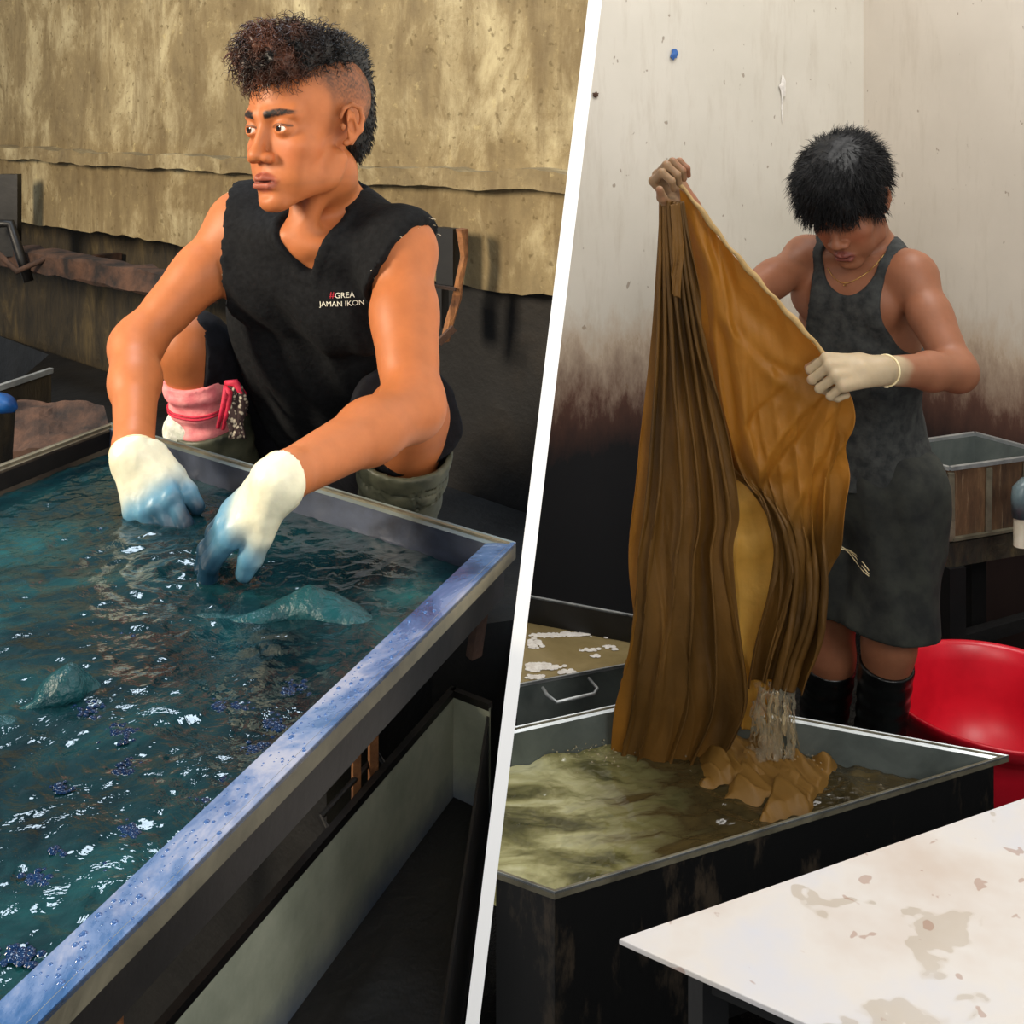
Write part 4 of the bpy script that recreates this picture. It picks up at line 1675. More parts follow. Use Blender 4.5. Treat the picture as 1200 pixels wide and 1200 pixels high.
def glove(G, el_, wr, d, name_lab, sd):
    f = (wr - el_) / np.linalg.norm(wr - el_)
    G.rc(wr - f * .035, wr + f * .01, .0275, .0265, .010)
    cutpt = wr + f * .004

    def post(X, dd):
        dd = dd - .0015 - .0022 * fbm(X * np.array([60, 60, 25]), 3, sd)
        pl = -((X - cutpt.astype(X.dtype)) @ f.astype(X.dtype))
        return np.maximum(dd, pl)
    V, Q = mesh_sdf(G, 0.0022, post)
    # cream latex, dyed towards the fingers
    t = ((V - wr) @ (d / np.linalg.norm(d))) + .012 * vnoise(V * 40, 5)
    m = smooth01(t, .030, .080)[:, None]
    m2 = smooth01(t, .075, .11)[:, None]
    c = lin((224, 220, 192)) * (1 - m) + lin((84, 134, 160)) * m
    c = c * (1 - m2) + lin((16, 48, 68)) * m2
    o = mesh_obj('glove', V, Q, M['glove'], m1, smooth=True, col=c)
    # rolled cuff
    a = np.cross(f, [0, 0, 1.0]); a /= np.linalg.norm(a); b = np.cross(f, a)
    ring = [cutpt + (a * math.cos(q) + b * math.sin(q)) * .0275 for q in np.linspace(0, math.tau, 25)]
    MB().tube([tuple(r) for r in ring], .0020, 8, cap=False).build('cuff', M['cord_cream'], o, smooth=True)
    return o


glove(gcR, elR, wrR, dR_, '', 3)
glove(gcL, elL, wrL, dL_, '', 6)

# --- shirt
shirt = torso1.copy()
for s_, sh, el_ in ((-1, shR, elR), (1, shL, elL)):
    u = (el_ - sh)
    shirt.rc(sh, sh + u * .30, .052, .046, .02)
vbot = (pp(374, 303, 1.535) - mid) @ RT.T
nkl = (pp(381, 222, 1.575) - mid) @ RT.T
FS1 = Frame(mid, fw1, up1)


def shirt_post(X, dd):
    X = X.astype(np.float64)
    L = (X - mid) @ RT.T          # lat, fwd, up
    fold = .0045 * np.sin((L[:, 0] * 1.0 + L[:, 2] * .45 + .05 * vnoise(X * 8, 2)) * 95) * smooth01(-L[:, 2], .0, .12)
    fold += .006 * fbm(X * np.array([16, 16, 9]), 3, 12)
    d = dd - .008 + fold * .8
    # neck opening
    neckd = np.linalg.norm((X - (neck0 + up1 * .03)) * 1.0, axis=1) - .056
    tz = np.clip((L[:, 2] - vbot[2]) / (nkl[2] - vbot[2]), 0, 1.15)
    vc = vbot[0] + (nkl[0] - vbot[0]) * tz
    vx = np.abs(L[:, 0] - vc) - (.006 + .042 * tz)
    vcut = np.maximum(np.maximum(vx, -(L[:, 1] + .01)), vbot[2] - L[:, 2])
    d = np.maximum(d, -neckd)
    # thicker collar band round the V
    d = d - .0022 * (1 - smooth01(np.abs(np.maximum(vcut, -neckd * 0 - 1) - .007), .005, .008)) * (L[:, 1] > -.01)
    d = np.maximum(d, -vcut)
    # arm holes: ragged planes
    for s_, sh, el_, cutd in ((-1, shR, elR, .012), (1, shL, elL, .018)):
        u = (el_ - sh) / np.linalg.norm(el_ - sh)
        nrm_ = lat1 * s_ * .92 + u * .40; nrm_ /= np.linalg.norm(nrm_)
        pl = (X - (sh + nrm_ * cutd)) @ nrm_ + .0035 * vnoise(X * 130, 7)
        pl = np.where((X - sh) @ up1 > -.085, pl, -1)
        d = np.maximum(d, pl)
    return d


Vs, Qs = mesh_sdf(shirt, 0.0038, shirt_post)
mesh_obj('shirt', Vs, Qs, M['cloth_black'], m1, smooth=True)
shirt_o = m1.children[-1]
shirt_bvh = BVHTree.FromPolygons([tuple(v) for v in Vs], [tuple(q) for q in Qs])

# --- shorts
sh1 = SDF()
sh1.el(C0, (.148, .115, .12), RT, .04)
endR = hipR + (knR - hipR) * .95; endL = hipL + (knL - hipL) * .92
sh1.rc(hipR, endR, .088, .060, .04); sh1.rc(hipL, endL, .090, .072, .04)


def shorts_post(X, dd):
    X = X.astype(np.float64)
    d = dd - .006 + .010 * fbm(X * np.array([14, 14, 14]), 3, 22)
    for hip, kn, t in ((hipR, knR, .99), (hipL, knL, .97)):
        u = (kn - hip) / np.linalg.norm(kn - hip)
        near = np.linalg.norm(X - kn, axis=1) < .17
        if hip is hipR: u = u * .80 + v_(-.40, .0, -.55); u = u / np.linalg.norm(u)
        pl = (X - (hip + (kn - hip) * t)) @ u + .010 * vnoise(X * 18, 4)
        d = np.where(near, np.maximum(d, pl), d)
    return d


Vs2, Qs2 = mesh_sdf(sh1, 0.0045, shorts_post)
mesh_obj('shorts', Vs2, Qs2, M['shorts_black'], m1, smooth=True)

# --- boots
def boot(name_parent, kn, an, toe, m, top, r_top, r_an, flare=0.0, label=None, seed=0, res=.0042):
    S = SDF()
    sd = an - kn
    S.rc(kn + sd * top, an, r_top, r_an, .02)
    fc = an - v_(0, 0, .05)
    S.rc(fc - toe * .18, fc + toe * .25 - v_(0, 0, .012), .040, .040, .03)
    S.rc(fc + toe * .2 - v_(0, 0, .016), fc + toe * .85 - v_(0, 0, .022), .040, .034, .03)
    sdn = sd / np.linalg.norm(sd)
    tp = kn + sd * top

    def post(X, dd):
        X = X.astype(np.float64)
        h = (X - tp) @ sdn
        d = dd - .004 * np.sin(h * 160) * smooth01(h, .0, .04) * .35 - .0012 * fbm(X * 25, 3, seed)
        ax = X - tp - h[:, None] * sdn
        rin = np.linalg.norm(ax, axis=1)
        inner = np.maximum(rin - (r_top - .010), h - .06)
        d = np.maximum(d, -h + .002)
        d = np.maximum(d, -inner)
        d = np.maximum(d, (fc[2] - .052) - X[:, 2])
        return d
    V, Q = mesh_sdf(S, res, post)
    return mesh_obj('boot', V, Q, m, name_parent, smooth=True)


boot(m1, knR, anR, v_(-.10, -.18, 0), M['boot_grey'], .40, .060, .046, seed=3)
boot(m1, knL, anL, v_(.02, -.19, 0), M['boot_grey'], .20, .070, .046, seed=5)

# --- bandage with cords on the right shin
sdR = anR - knR; sdRn = sdR / np.linalg.norm(sdR)
bS = SDF(); bS.rc(knR + sdR * .06, knR + sdR * .45, .056, .050, .02)
bS.rc(knR + sdR * .2 + v_(.01, .02, 0), knR + sdR * .45 + v_(.008, .016, 0), .042, .040, .02)


def band_post(X, dd):
    X = X.astype(np.float64)
    h = (X - knR) @ sdRn
    d = dd - .001 - .0022 * np.sin(h * 210 + vnoise(X * 12, 4) * 2) - .002 * fbm(X * 40, 2, 8)
    return np.maximum(d, np.maximum(.048 - h + .008 * vnoise(X * 15, 3), h - .150))


Vb_, Qb_ = mesh_sdf(bS, .0028, band_post)
band = mesh_obj('bandage', Vb_, Qb_, M['pink'], m1, smooth=True)


def ring_on(bvh_src, c, axis, r0, n=40, wob=0.0, off=.001, tilt=None):
    a = np.cross(axis, [0, 1.0, .2]); a /= np.linalg.norm(a); b = np.cross(axis, a)
    out = []
    for q in np.linspace(0, math.tau, n + 1):
        dr = a * math.cos(q) + b * math.sin(q)
        o = c + dr * .2 + axis * wob * math.sin(q * 2)
        h = bvh_src.ray_cast(Vector(o), Vector(-dr), .25)
        out.append(Vector(h[0]) + Vector(dr) * off if h[0] is not None else Vector(c + dr * r0))
    return out


bvb = BVHTree.FromPolygons([tuple(v) for v in Vb_], [tuple(q) for q in Qb_])
mb = MB()
for h_ in (.092, .096):
    mb.tube(ring_on(bvb, knR + sdRn * h_, sdRn, .06, wob=.003), .0018, 6, cap=False)
mb.build('cord', M['red_cord'], m1, smooth=True)
kx = np.array(P(264, 452, 1.652))
mb = MB()
mb.tube([kx, kx + v_(.003, -.01, -.01), kx + v_(-.002, -.006, -.03), kx + v_(-.010, -.004, -.062)], [.003, .005, .004, .0032], 8)
mb.tube([kx, kx + v_(.008, -.008, -.008), kx + v_(.006, -.006, -.03), kx + v_(-.003, -.003, -.064)], [.003, .005, .004, .0032], 8)
mb.tube([kx + v_(0, 0, .004), kx + v_(.016, -.006, .006), kx + v_(.026, .0, -.012), kx + v_(.024, .004, -.03)], [.004, .006, .006, .003], 8)
mb.build('cord_knot', M['red_cord'], m1, smooth=True)
mb = MB()
Vg = []
for i in range(12):
    for j in range(6):
        Vg.append(kx + v_(.004 + j * .0052 + .003 * math.sin(i * .8 + j), -.002 + .004 * math.sin(j * 2.3 + i * .5), .002 - i * .0072))
mb.add(Vg, [(i * 6 + j, i * 6 + j + 1, (i + 1) * 6 + j + 1, (i + 1) * 6 + j) for i in range(11) for j in range(5)])
sr = mb.build('sarong_strip', M['sarong'], m1, smooth=True)
sr.modifiers.new('t', 'SOLIDIFY').thickness = .003
# white knitted sock end beside the boot
wk = SDF(); q0 = pp(216, 490, 1.72)
wk.el(q0, (.022, .022, .022), None, .01); wk.el(q0 + v_(-.012, .01, -.022), (.024, .02, .022), None, .02); wk.el(q0 + v_(.01, .0, -.02), (.02, .02, .02), None, .02)
Vw, Qw = mesh_sdf(wk, .003, lambda X, d: d - .004 * fbm(X.astype(float) * 60, 3, 4))
mesh_obj('sock', Vw, Qw, M['white_knit'], m1, smooth=True)
# frayed threads along the arm holes
bvB = BVHTree.FromPolygons([tuple(v) for v in VB[::1]], [tuple(q) for q in QB])
mb = MB(); r_ = random.Random(9)
for s_, sh, el_, cutd in ((-1, shR, elR, .012), (1, shL, elL, .018)):
    u = (el_ - sh) / np.linalg.norm(el_ - sh)
    nrm_ = lat1 * s_ * .92 + u * .40; nrm_ /= np.linalg.norm(nrm_)
    near = Vs[(np.abs((Vs - (sh + nrm_ * cutd)) @ nrm_) < .003) & (np.linalg.norm(Vs - sh, axis=1) < .11)]
    if len(near) == 0: continue
    for q in range(46 if s_ > 0 else 26):
        p = near[r_.randrange(len(near))]
        pb_, nb_, _, _ = bvB.find_nearest(Vector(p))
        dn = Vector(nrm_) * .6 + nb_ * .7 + Vector((r_.gauss(0, .4), r_.gauss(0, .4), r_.gauss(0, .4)))
        dn.normalize(); L_ = .002 + .005 * r_.random()
        p0 = Vector(p) + nb_ * .001
        mb.tube([p0, p0 + dn * L_ * .5, p0 + dn * L_ + Vector((0, 0, -.001))], .0004, 4)
tag(mb.build('frayed_threads', M['thread'], shirt_o), 'cream threads fraying from the cut sleeves', kind='stuff')


def print_on(body, size, px, py, yd, m, parent, bvh, name, stretch=1.0, rot=0.0):
    """flat lettering laid on the chest"""
    cu = bpy.data.curves.new(name, 'FONT'); cu.body = body; cu.size = size; cu.align_x = 'CENTER'
    cu.resolution_u = 3
    tmp = bpy.data.objects.new(name, cu); COL.objects.link(tmp)
    dg = bpy.context.evaluated_depsgraph_get()
    me = bpy.data.meshes.new_from_object(tmp.evaluated_get(dg))
    bm = bmesh.new(); bm.from_mesh(me)
    bmesh.ops.triangulate(bm, faces=bm.faces)
    vs = [v.co.copy() for v in bm.verts]; fs = [[v.index for v in f.verts] for f in bm.faces]
    bm.free()
    bpy.data.objects.remove(tmp); bpy.data.curves.remove(cu)
    c = Vector(P(px, py, yd))
    h = bvh.find_nearest(c)
    n = h[1]
    if n.y > 0: n = -n
    zax = Vector((0, 0, 1)); zax = (zax - n * zax.dot(n)).normalized()
    xax = zax.cross(n).normalized()
    if xax.x < 0: xax = -xax
    xr = xax * math.cos(rot) + zax * math.sin(rot); zr = zax * math.cos(rot) - xax * math.sin(rot)
    out = []
    for v in vs:
        p = h[0] + xr * v.x + zr * v.y * stretch + n * .03
        r = bvh.ray_cast(p, -n, .08)
        out.append((r[0] if r[0] is not None else p - n * .03) + n * .0012)
    return mesh_obj(name, out, fs, m, parent)


print_on('GREA', .0108, 404, 349, 1.5, M['print_white'], shirt_o, shirt_bvh, 'lettering', 1.0, .04)
print_on('JAMAN IKON', .0104, 400, 359, 1.5, M['print_white'], shirt_o, shirt_bvh, 'lettering', 1.0, .04)
print_on('#', .0125, 389, 349, 1.5, M['print_red'], shirt_o, shirt_bvh, 'printed_mark', 1.0, .04)

# --- hair: full curly top, faded sides
hs = SDF()
w = H1.w; k_ = H1.s
hs.el(w((0, -.010, .098)), np.array((.058, .092, .042)) * k_, H1.R, .02)
hs.el(w((0, .062, .094)), np.array((.054, .040, .036)) * k_, H1.R, .02)
hs.el(w((0, .050, .120)), np.array((.042, .040, .026)) * k_, H1.R, .02)
hs.el(w((0, -.082, .040)), np.array((.052, .032, .075)) * k_, H1.R, .03)
hs.el(w((0, -.072, -.020)), np.array((.045, .030, .05)) * k_, H1.R, .03)


def hair_post(X, dd):
    X = X.astype(np.float64)
    L = H1.loc(X)
    amp = smooth01(L[:, 1], -.06, .03)
    return dd - (.003 + .010 * amp) * fbm(X * 48, 3, 6) + .001


Vh, Qh = mesh_sdf(hs, 0.0024, hair_post)


def hair_col(V):
    L = H1.loc(V)
    m = np.clip(smooth01(L[:, 1], .0, .08) * (.32 + .55 * vnoise(V * 70, 2)) + .08 * smooth01(L[:, 2], .1, .14), 0, 1)[:, None]
    return lin((14, 12, 11)) * (1 - m) + lin((104, 62, 44)) * m


hair_o = mesh_obj('hair', Vh, Qh, M['hair1'], m1, smooth=True, col=hair_col(Vh))
Nh = normals_of(Vh, Qh)
L = H1.loc(Vh)
sel = np.where((L[:, 2] > .045) | (L[:, 1] < -.05))[0]
pick = rng.choice(sel, 3600)
lc = L[pick]
fl = np.stack([0 * lc[:, 0], np.where(lc[:, 1] > 0, .5, -.3), np.where(lc[:, 2] > .06, .35, -.8)], 1) @ H1.R
dd_ = Nh[pick] * .75 + fl * .5 + rng.normal(size=(len(pick), 3)) * .35
dd_ /= np.linalg.norm(dd_, axis=1)[:, None]
front = lc[:, 1] > -.03
strands('locks', M['hair1'], hair_o, Vh[pick][front], dd_[front], .022, 8, .0011, 3, .5, .0055, hair_col(Vh[pick][front]), 1.4)
dd2 = Nh[pick] * .22 + fl * .9; dd2 /= np.linalg.norm(dd2, axis=1)[:, None]
strands('locks', M['hair1'], hair_o, Vh[pick][~front], dd2[~front], .008, 4, .0009, 4, .6, .001, hair_col(Vh[pick][~front]), 1.0)

# ================================================================== MAN 2 : standing, lifting the ochre cloth
m2 = empty('person', (0.77, 2.42, 0.0), 'standing person in charcoal tank top looking down and lifting wet ochre cloth', 'person')
shR2 = pp(946, 302, 2.43); elR2 = pp(852, 362, 2.25); wrR2 = pp(806, 246, 2.13)
shL2 = pp(1068, 322, 2.29); elL2 = pp(1122, 436, 2.14); wrL2 = pp(1034, 434, 1.985)
neck2 = pp(1022, 292, 2.40)
C2_ = v_(0.775, 2.43, .80)
lat = shL2 - shR2; lat[2] *= .2; lat /= np.linalg.norm(lat)
mid2 = (shR2 + shL2) / 2 + v_(0, .02, 0)
up2 = neck2 - C2_; up2 /= np.linalg.norm(up2)
fw2 = np.cross(lat, up2)
if fw2[1] > 0: fw2 = -fw2
fw2 /= np.linalg.norm(fw2)
lat2 = np.cross(fw2, up2)
if lat2 @ lat < 0: lat2 = -lat2
RT2 = np.stack([lat2, fw2, up2])
yaw = math.radians(-129); pit = math.radians(36)
H2 = Frame(P(992, 236, 2.29), (math.cos(yaw) * math.cos(pit), math.sin(yaw) * math.cos(pit), -math.sin(pit)), (-.08, 0, 1), 0.97)
NK2 = H2.w((0, -.038, -.070))
torso2 = SDF()
torso2.el(C2_ + v_(0, 0, .02), (.135, .095, .12), RT2, .04)
torso2.el(C2_ * .62 + mid2 * .38, (.112, .080, .16), RT2, .05)
chest2 = mid2 * .68 + C2_ * .32
torso2.el(chest2, (.132, .092, .15), RT2, .05)
torso2.el(mid2 - up2 * .035, (.132, .074, .07), RT2, .05)
for s_, sh in ((-1, shR2), (1, shL2)):
    torso2.el(mid2 + lat2 * s_ * .06 + fw2 * .050 - up2 * .07, (.06, .034, .05), RT2, .03)
    torso2.rc(neck2 - fw2 * .01, sh + up2 * .004, .036, .036, .04)
    torso2.rc(mid2 + lat2 * s_ * .02 + fw2 * .052 + up2 * .022, sh + fw2 * .025, .010, .012, .02)
body2 = torso2.copy()
body2.rc(NK2, neck2 - up2 * .02, .045, .052, .025)
body2.rc(H2.w((.035, .0, -.06)), mid2 + fw2 * .05 + up2 * .02, .011, .010, .02)
arm(body2, shR2, elR2, wrR2, (-.3, -.4, -1), (.040, .036, .034, .025))
arm(body2, shL2, elL2, wrL2, (1, 0, -.1), (.042, .038, .035, .025))
knL2 = pp(1042, 752, 2.38); anL2 = v_(.800, 2.46, .085)
knR2 = pp(972, 766, 2.50); anR2 = v_(.715, 2.58, .085)
hL2 = C2_ + lat2 * .075; hR2 = C2_ - lat2 * .075
legs2 = SDF()
leg_(legs2, hL2, knL2, anL2, .078, .050, .034, (0.0, .02, 0))
leg_(legs2, hR2, knR2, anR2, .078, .050, .034, (0.0, .02, 0))
for an, td in ((anL2, v_(-.03, -.15, 0)), (anR2, v_(-.10, -.11, 0))):
    legs2.rc(an - v_(0, 0, .04), an - v_(0, 0, .055) + td, .030, .020, .02)
body2.grp(legs2)
headS2 = SDF(); head_sdf(headS2, H2, (.0018, -.0062))
handR2 = SDF(); handL2 = SDF()
# right fist: knuckles up and to the left of the frame, thumb on top
fR = (wrR2 - elR2) / np.linalg.norm(wrR2 - elR2)
dR2 = v_(-.46, -.10, .62)
_, tR2 = hand_sdf(handR2, wrR2 + fR * .008, dR2, v_(-.45, .80, -.25), 1, [1.25, 1.55, .9], .92, .03, (.75, .55, -.45), .45)
dL2 = v_(-.95, -.28, .04)
_, tL2 = hand_sdf(handL2, wrL2 + v_(-.012, -.003, 0), dL2, v_(-.15, -.72, .68), 1, [1.2, 1.5, .9], .98, .03, (.50, .70, -.55), .5)
full2 = body2.copy(); full2.p += headS2.p
full2.grp(handR2, .012); full2.grp(handL2, .012)
V1, Q1 = mesh_sdf(full2, 0.0042)
nk = H2.R[2] * .8 + H2.R[1] * .6; nk /= np.linalg.norm(nk)
cp2 = NK2 + nk * .010
def hmask(V, m): return ((V - cp2) @ nk > m) & (np.linalg.norm(V - H2.o, axis=1) < (.166 if m > 0 else .176))
hcs = [(wrR2 + fR * .03, .135, fR), (wrL2 + v_(-.03, -.01, 0), .135, (wrL2 - elL2) / np.linalg.norm(wrL2 - elL2))]
def wmask(V, i, m):
    c, r, f = hcs[i]
    w_ = (wrR2, wrL2)[i]
    return ((V - w_) @ f > m) & (np.linalg.norm(V - w_, axis=1) < r + (0 if m > 0 else .008))
parts_ = [cut(V1, Q1, ~(hmask(V1, .002) | wmask(V1, 0, .003) | wmask(V1, 1, .003)))]
V, Q = mesh_sdf(full2, 0.0020, lo=H2.o - .185, hi=H2.o + .185)
parts_.append(cut(V, Q, hmask(V, -.004)))
for i in (0, 1):
    w_ = (wrR2, wrL2)[i]
    V, Q = mesh_sdf(full2, 0.0020, lo=w_ - .155, hi=w_ + .155)
    parts_.append(cut(V, Q, wmask(V, i, -.002)))
VB2, QB2 = join(parts_)
c2 = skin_tint(VB2, (142, 92, 66), H2, lips=(120, 62, 58))
# hands caked with pale dried dye
dd = np.linalg.norm(VB2 - (wrL2 + dL2 * .05), axis=1) + .015 * vnoise(VB2 * 50, 3)
m_ = (1 - smooth01(dd, .075, .125))[:, None]
c2 = c2 * (1 - m_) + lin((172, 152, 122)) * m_
dd = np.linalg.norm(VB2 - (wrR2 + fR * .07 + v_(-.05, 0, 0)), axis=1) + .012 * vnoise(VB2 * 60, 4)
m_ = (1 - smooth01(dd, .05, .085))[:, None] * .6
c2 = c2 * (1 - m_) + lin((150, 130, 96)) * m_
mesh_obj('body', VB2, QB2, M['skin'], m2, smooth=True, col=c2)
for sx in (-1, 1): eyeball(m2, H2, sx, (0, 1, -.55), (40, 24, 16))

# tank top
top2 = torso2.copy()
top2.rc(C2_ + up2 * .10, C2_ - v_(0, 0, .02), .10, .112, .04)
FS2 = RT2
sbR = (shR2 - mid2) @ RT2.T; sbL = (shL2 - mid2) @ RT2.T; nkl2 = (neck2 - mid2) @ RT2.T


def tank_post(X, dd):
    X = X.astype(np.float64)
    L = (X - mid2) @ RT2.T
    fold = .006 * np.sin((L[:, 0] * .9 + L[:, 2] * .5 + .06 * vnoise(X * 7, 2)) * 70) * smooth01(-L[:, 2], .05, .25)
    d = dd - .007 + fold * .7 + .007 * fbm(X * np.array([15, 15, 8]), 3, 12)
    # straps: neckline scoop and arm holes
    ax = L[:, 0] - nkl2[0] * .6
    front = L[:, 1] > -.0
    sc = np.sqrt((ax / .062) ** 2 + ((L[:, 2] - .045) / np.where(front, .095, .075)) ** 2) - 1
    d = np.maximum(d, -sc * .05)
    for s_, q in ((-1, sbR), (1, sbL)):
        c0 = q[0] + s_ * .018
        ah = np.sqrt(((L[:, 0] - c0) / .058) ** 2 + ((L[:, 2] + .045) / .125) ** 2) - 1
        side = np.where(L[:, 0] * s_ > abs(c0) * .98, np.abs(L[:, 2] + .02) - .10, 1)
        d = np.maximum(d, -np.minimum(ah * .05, side))
    bot = (.795 + .006 * vnoise(X * 9, 3)) - X[:, 2]
    return np.maximum(d, bot)


Vt, Qt = mesh_sdf(top2, .0042, tank_post)
mesh_obj('tank_top', Vt, Qt, M['tank_top'], m2, smooth=True)
# knee-length shorts, wide and grimy
s2 = SDF()
s2.el(C2_ - v_(0, 0, .02), (.142, .105, .13), RT2, .04)
s2.rc(hL2, hL2 * .12 + knL2 * .88 + v_(.004, 0, 0), .092, .094, .03)
s2.rc(hR2, hR2 * .12 + knR2 * .88, .092, .090, .03)
s2.rc(knL2 + v_(.004, 0, .04), knL2 + v_(.004, 0, -.02), .092, .094, .02); s2.rc(knR2 + v_(0, 0, .04), knR2 - v_(0, 0, .02), .088, .088, .02)


def sh2_post(X, dd):
    X = X.astype(np.float64)
    d = dd - .004 + .012 * fbm(X * np.array([13, 13, 6]), 3, 41) + .004 * np.sin(X[:, 0] * 70 + X[:, 2] * 12)
    return np.maximum(d, .497 + .010 * vnoise(X * 11, 9) - X[:, 2])


Vq, Qq = mesh_sdf(s2, .005, sh2_post)
so = mesh_obj('shorts', Vq, Qq, M['shorts_grime'], m2, smooth=True)
q_ = P(1047, 714, 2.27)
bvq = BVHTree.FromPolygons([tuple(v) for v in Vq], [tuple(q) for q in Qq])
mb = MB()
for k in range(3):
    pts = []
    for i in range(7):
        o = P(1036 + i * 4.5, 706 + i * 3.2 + 3 * math.sin(i * 1.1 + k) + k * 3, 2.1)
        h = bvq.ray_cast(o, Vector((0.0, 1, 0)), .5)
        if h[0] is not None: pts.append(h[0] - Vector((0, .001, 0)))
    if len(pts) > 2: mb.tube(pts, .0012, 5)
mb.build('dried_dye_mark', M['cord_cream'], so)
boot(m2, knL2, anL2, v_(-.03, -.15, 0), M['boot_black'], .13, .058, .048, seed=8)
boot(m2, knR2, anR2, v_(-.10, -.11, 0), M['boot_black'], .06, .060, .048, seed=9)
# hair
h2 = SDF()
w = H2.w; k_ = H2.s
h2.el(w((0, -.020, .058)), np.array((.086, .104, .076)) * k_, H2.R, .02)
h2.el(w((0, .052, .080)), np.array((.066, .046, .044)) * k_, H2.R, .03)
h2.el(w((0, .074, .052)), np.array((.054, .024, .032)) * k_, H2.R, .02)
h2.el(w((0, -.078, -.005)), np.array((.062, .036, .062)) * k_, H2.R, .03)
for sx in (-1, 1):
    h2.el(w((sx * .070, .012, .020)), np.array((.012, .022, .038)) * k_, H2.R, .02)
    h2.el(w((sx * .030, .070, .034)), np.array((.028, .022, .022)) * k_, H2.R, .02)


def hp2(X, dd):
    X = X.astype(np.float64)
    L = H2.loc(X)
    d = dd - .003 - .006 * fbm(X * np.array([40, 40, 30]), 3, 6)
    ear = np.sqrt(((np.abs(L[:, 0]) - .080) / .02) ** 2 + ((L[:, 1] + .010) / .020) ** 2 + ((L[:, 2] + .012) / .032) ** 2) - 1
    return np.maximum(d, -ear * .02)


Vh2, Qh2 = mesh_sdf(h2, .0026, hp2)
ho2 = mesh_obj('hair', Vh2, Qh2, M['hair2'], m2, smooth=True)
Nh2 = normals_of(Vh2, Qh2); L = H2.loc(Vh2)
pick = rng.choice(len(Vh2), 6500)
lc = L[pick]
fl = np.stack([lc[:, 0] * 3, lc[:, 1] * 9 + .2, -lc[:, 2] * 0 - np.where(lc[:, 2] > .08, .1, .8)], 1)
fl /= np.linalg.norm(fl, axis=1)[:, None]
dd_ = Nh2[pick] * .30 + (fl @ H2.R) * .8 + rng.normal(size=(len(pick), 3)) * .22
dd_ /= np.linalg.norm(dd_, axis=1)[:, None]
strands('locks', M['hair2'], ho2, Vh2[pick] - Nh2[pick] * .002, dd_, .024, 5, .0010, 13, .25, .001, None, 1.0)
# necklace and bracelet
bv2 = BVHTree.FromPolygons([tuple(v) for v in VB2], [tuple(q) for q in QB2])
pts = []
for q in curve_pts([(x_, y_, 0, 0) for x_, y_ in ((1044, 286), (1034, 302), (1018, 318), (1003, 328), (990, 332), (978, 326), (970, 314))], 6):
    o = Vector((0, 0, EYE)); dq = (P(q[0], q[1], 1.0) - o).normalized()
    h = bv2.ray_cast(o, dq, 4)
    if h[0] is not None: pts.append(h[0] + h[1] * .0012)
mb = MB(); mb.tube(pts, .0011, 6)
mb.build('necklace', M['gold'], m2, smooth=True)
c = pts[len(pts) * 2 // 3]; blob(mbp := MB(), (c.x, c.y - .002, c.z - .006), .004, 10, 1.0)
mbp.build('pendant', M['gold'], m2, smooth=True)
fL_ = (wrL2 - elL2) / np.linalg.norm(wrL2 - elL2)
br_c = wrL2 - fL_ * .012
rp = ring_on(bv2, br_c, fL_, .03, off=.0012)
mb = MB(); mb.tube(rp, .0019, 6, cap=False)
blob(mb, (br_c[0] - .004, br_c[1] - .012, br_c[2] - .029), .0050, 9, 1.0)
mb.build('bracelet', M['cord_cream'], m2, smooth=True)

# ================================================================== OCHRE CLOTH
def spl(ctrl, n):
    """arc-parametrised polyline of (px, py, depth) control points -> n points"""
    q = np.array(curve_pts([(*c, 0) for c in ctrl], 8))[:, :3]
    s_ = np.r_[0, np.cumsum(np.linalg.norm(np.diff(q[:, :2], axis=0), axis=1))]
    t = np.linspace(0, s_[-1], n)
    return np.column_stack([np.interp(t, s_, q[:, k]) for k in range(3)])


def to_w(A):
    return np.column_stack([(A[:, 0] - 600) / F * A[:, 2], A[:, 2], EYE - (A[:, 1] - HY) / F * A[:, 2]])


cloth_V = []; cloth_Q = []; cloth_C = []; cb = 0


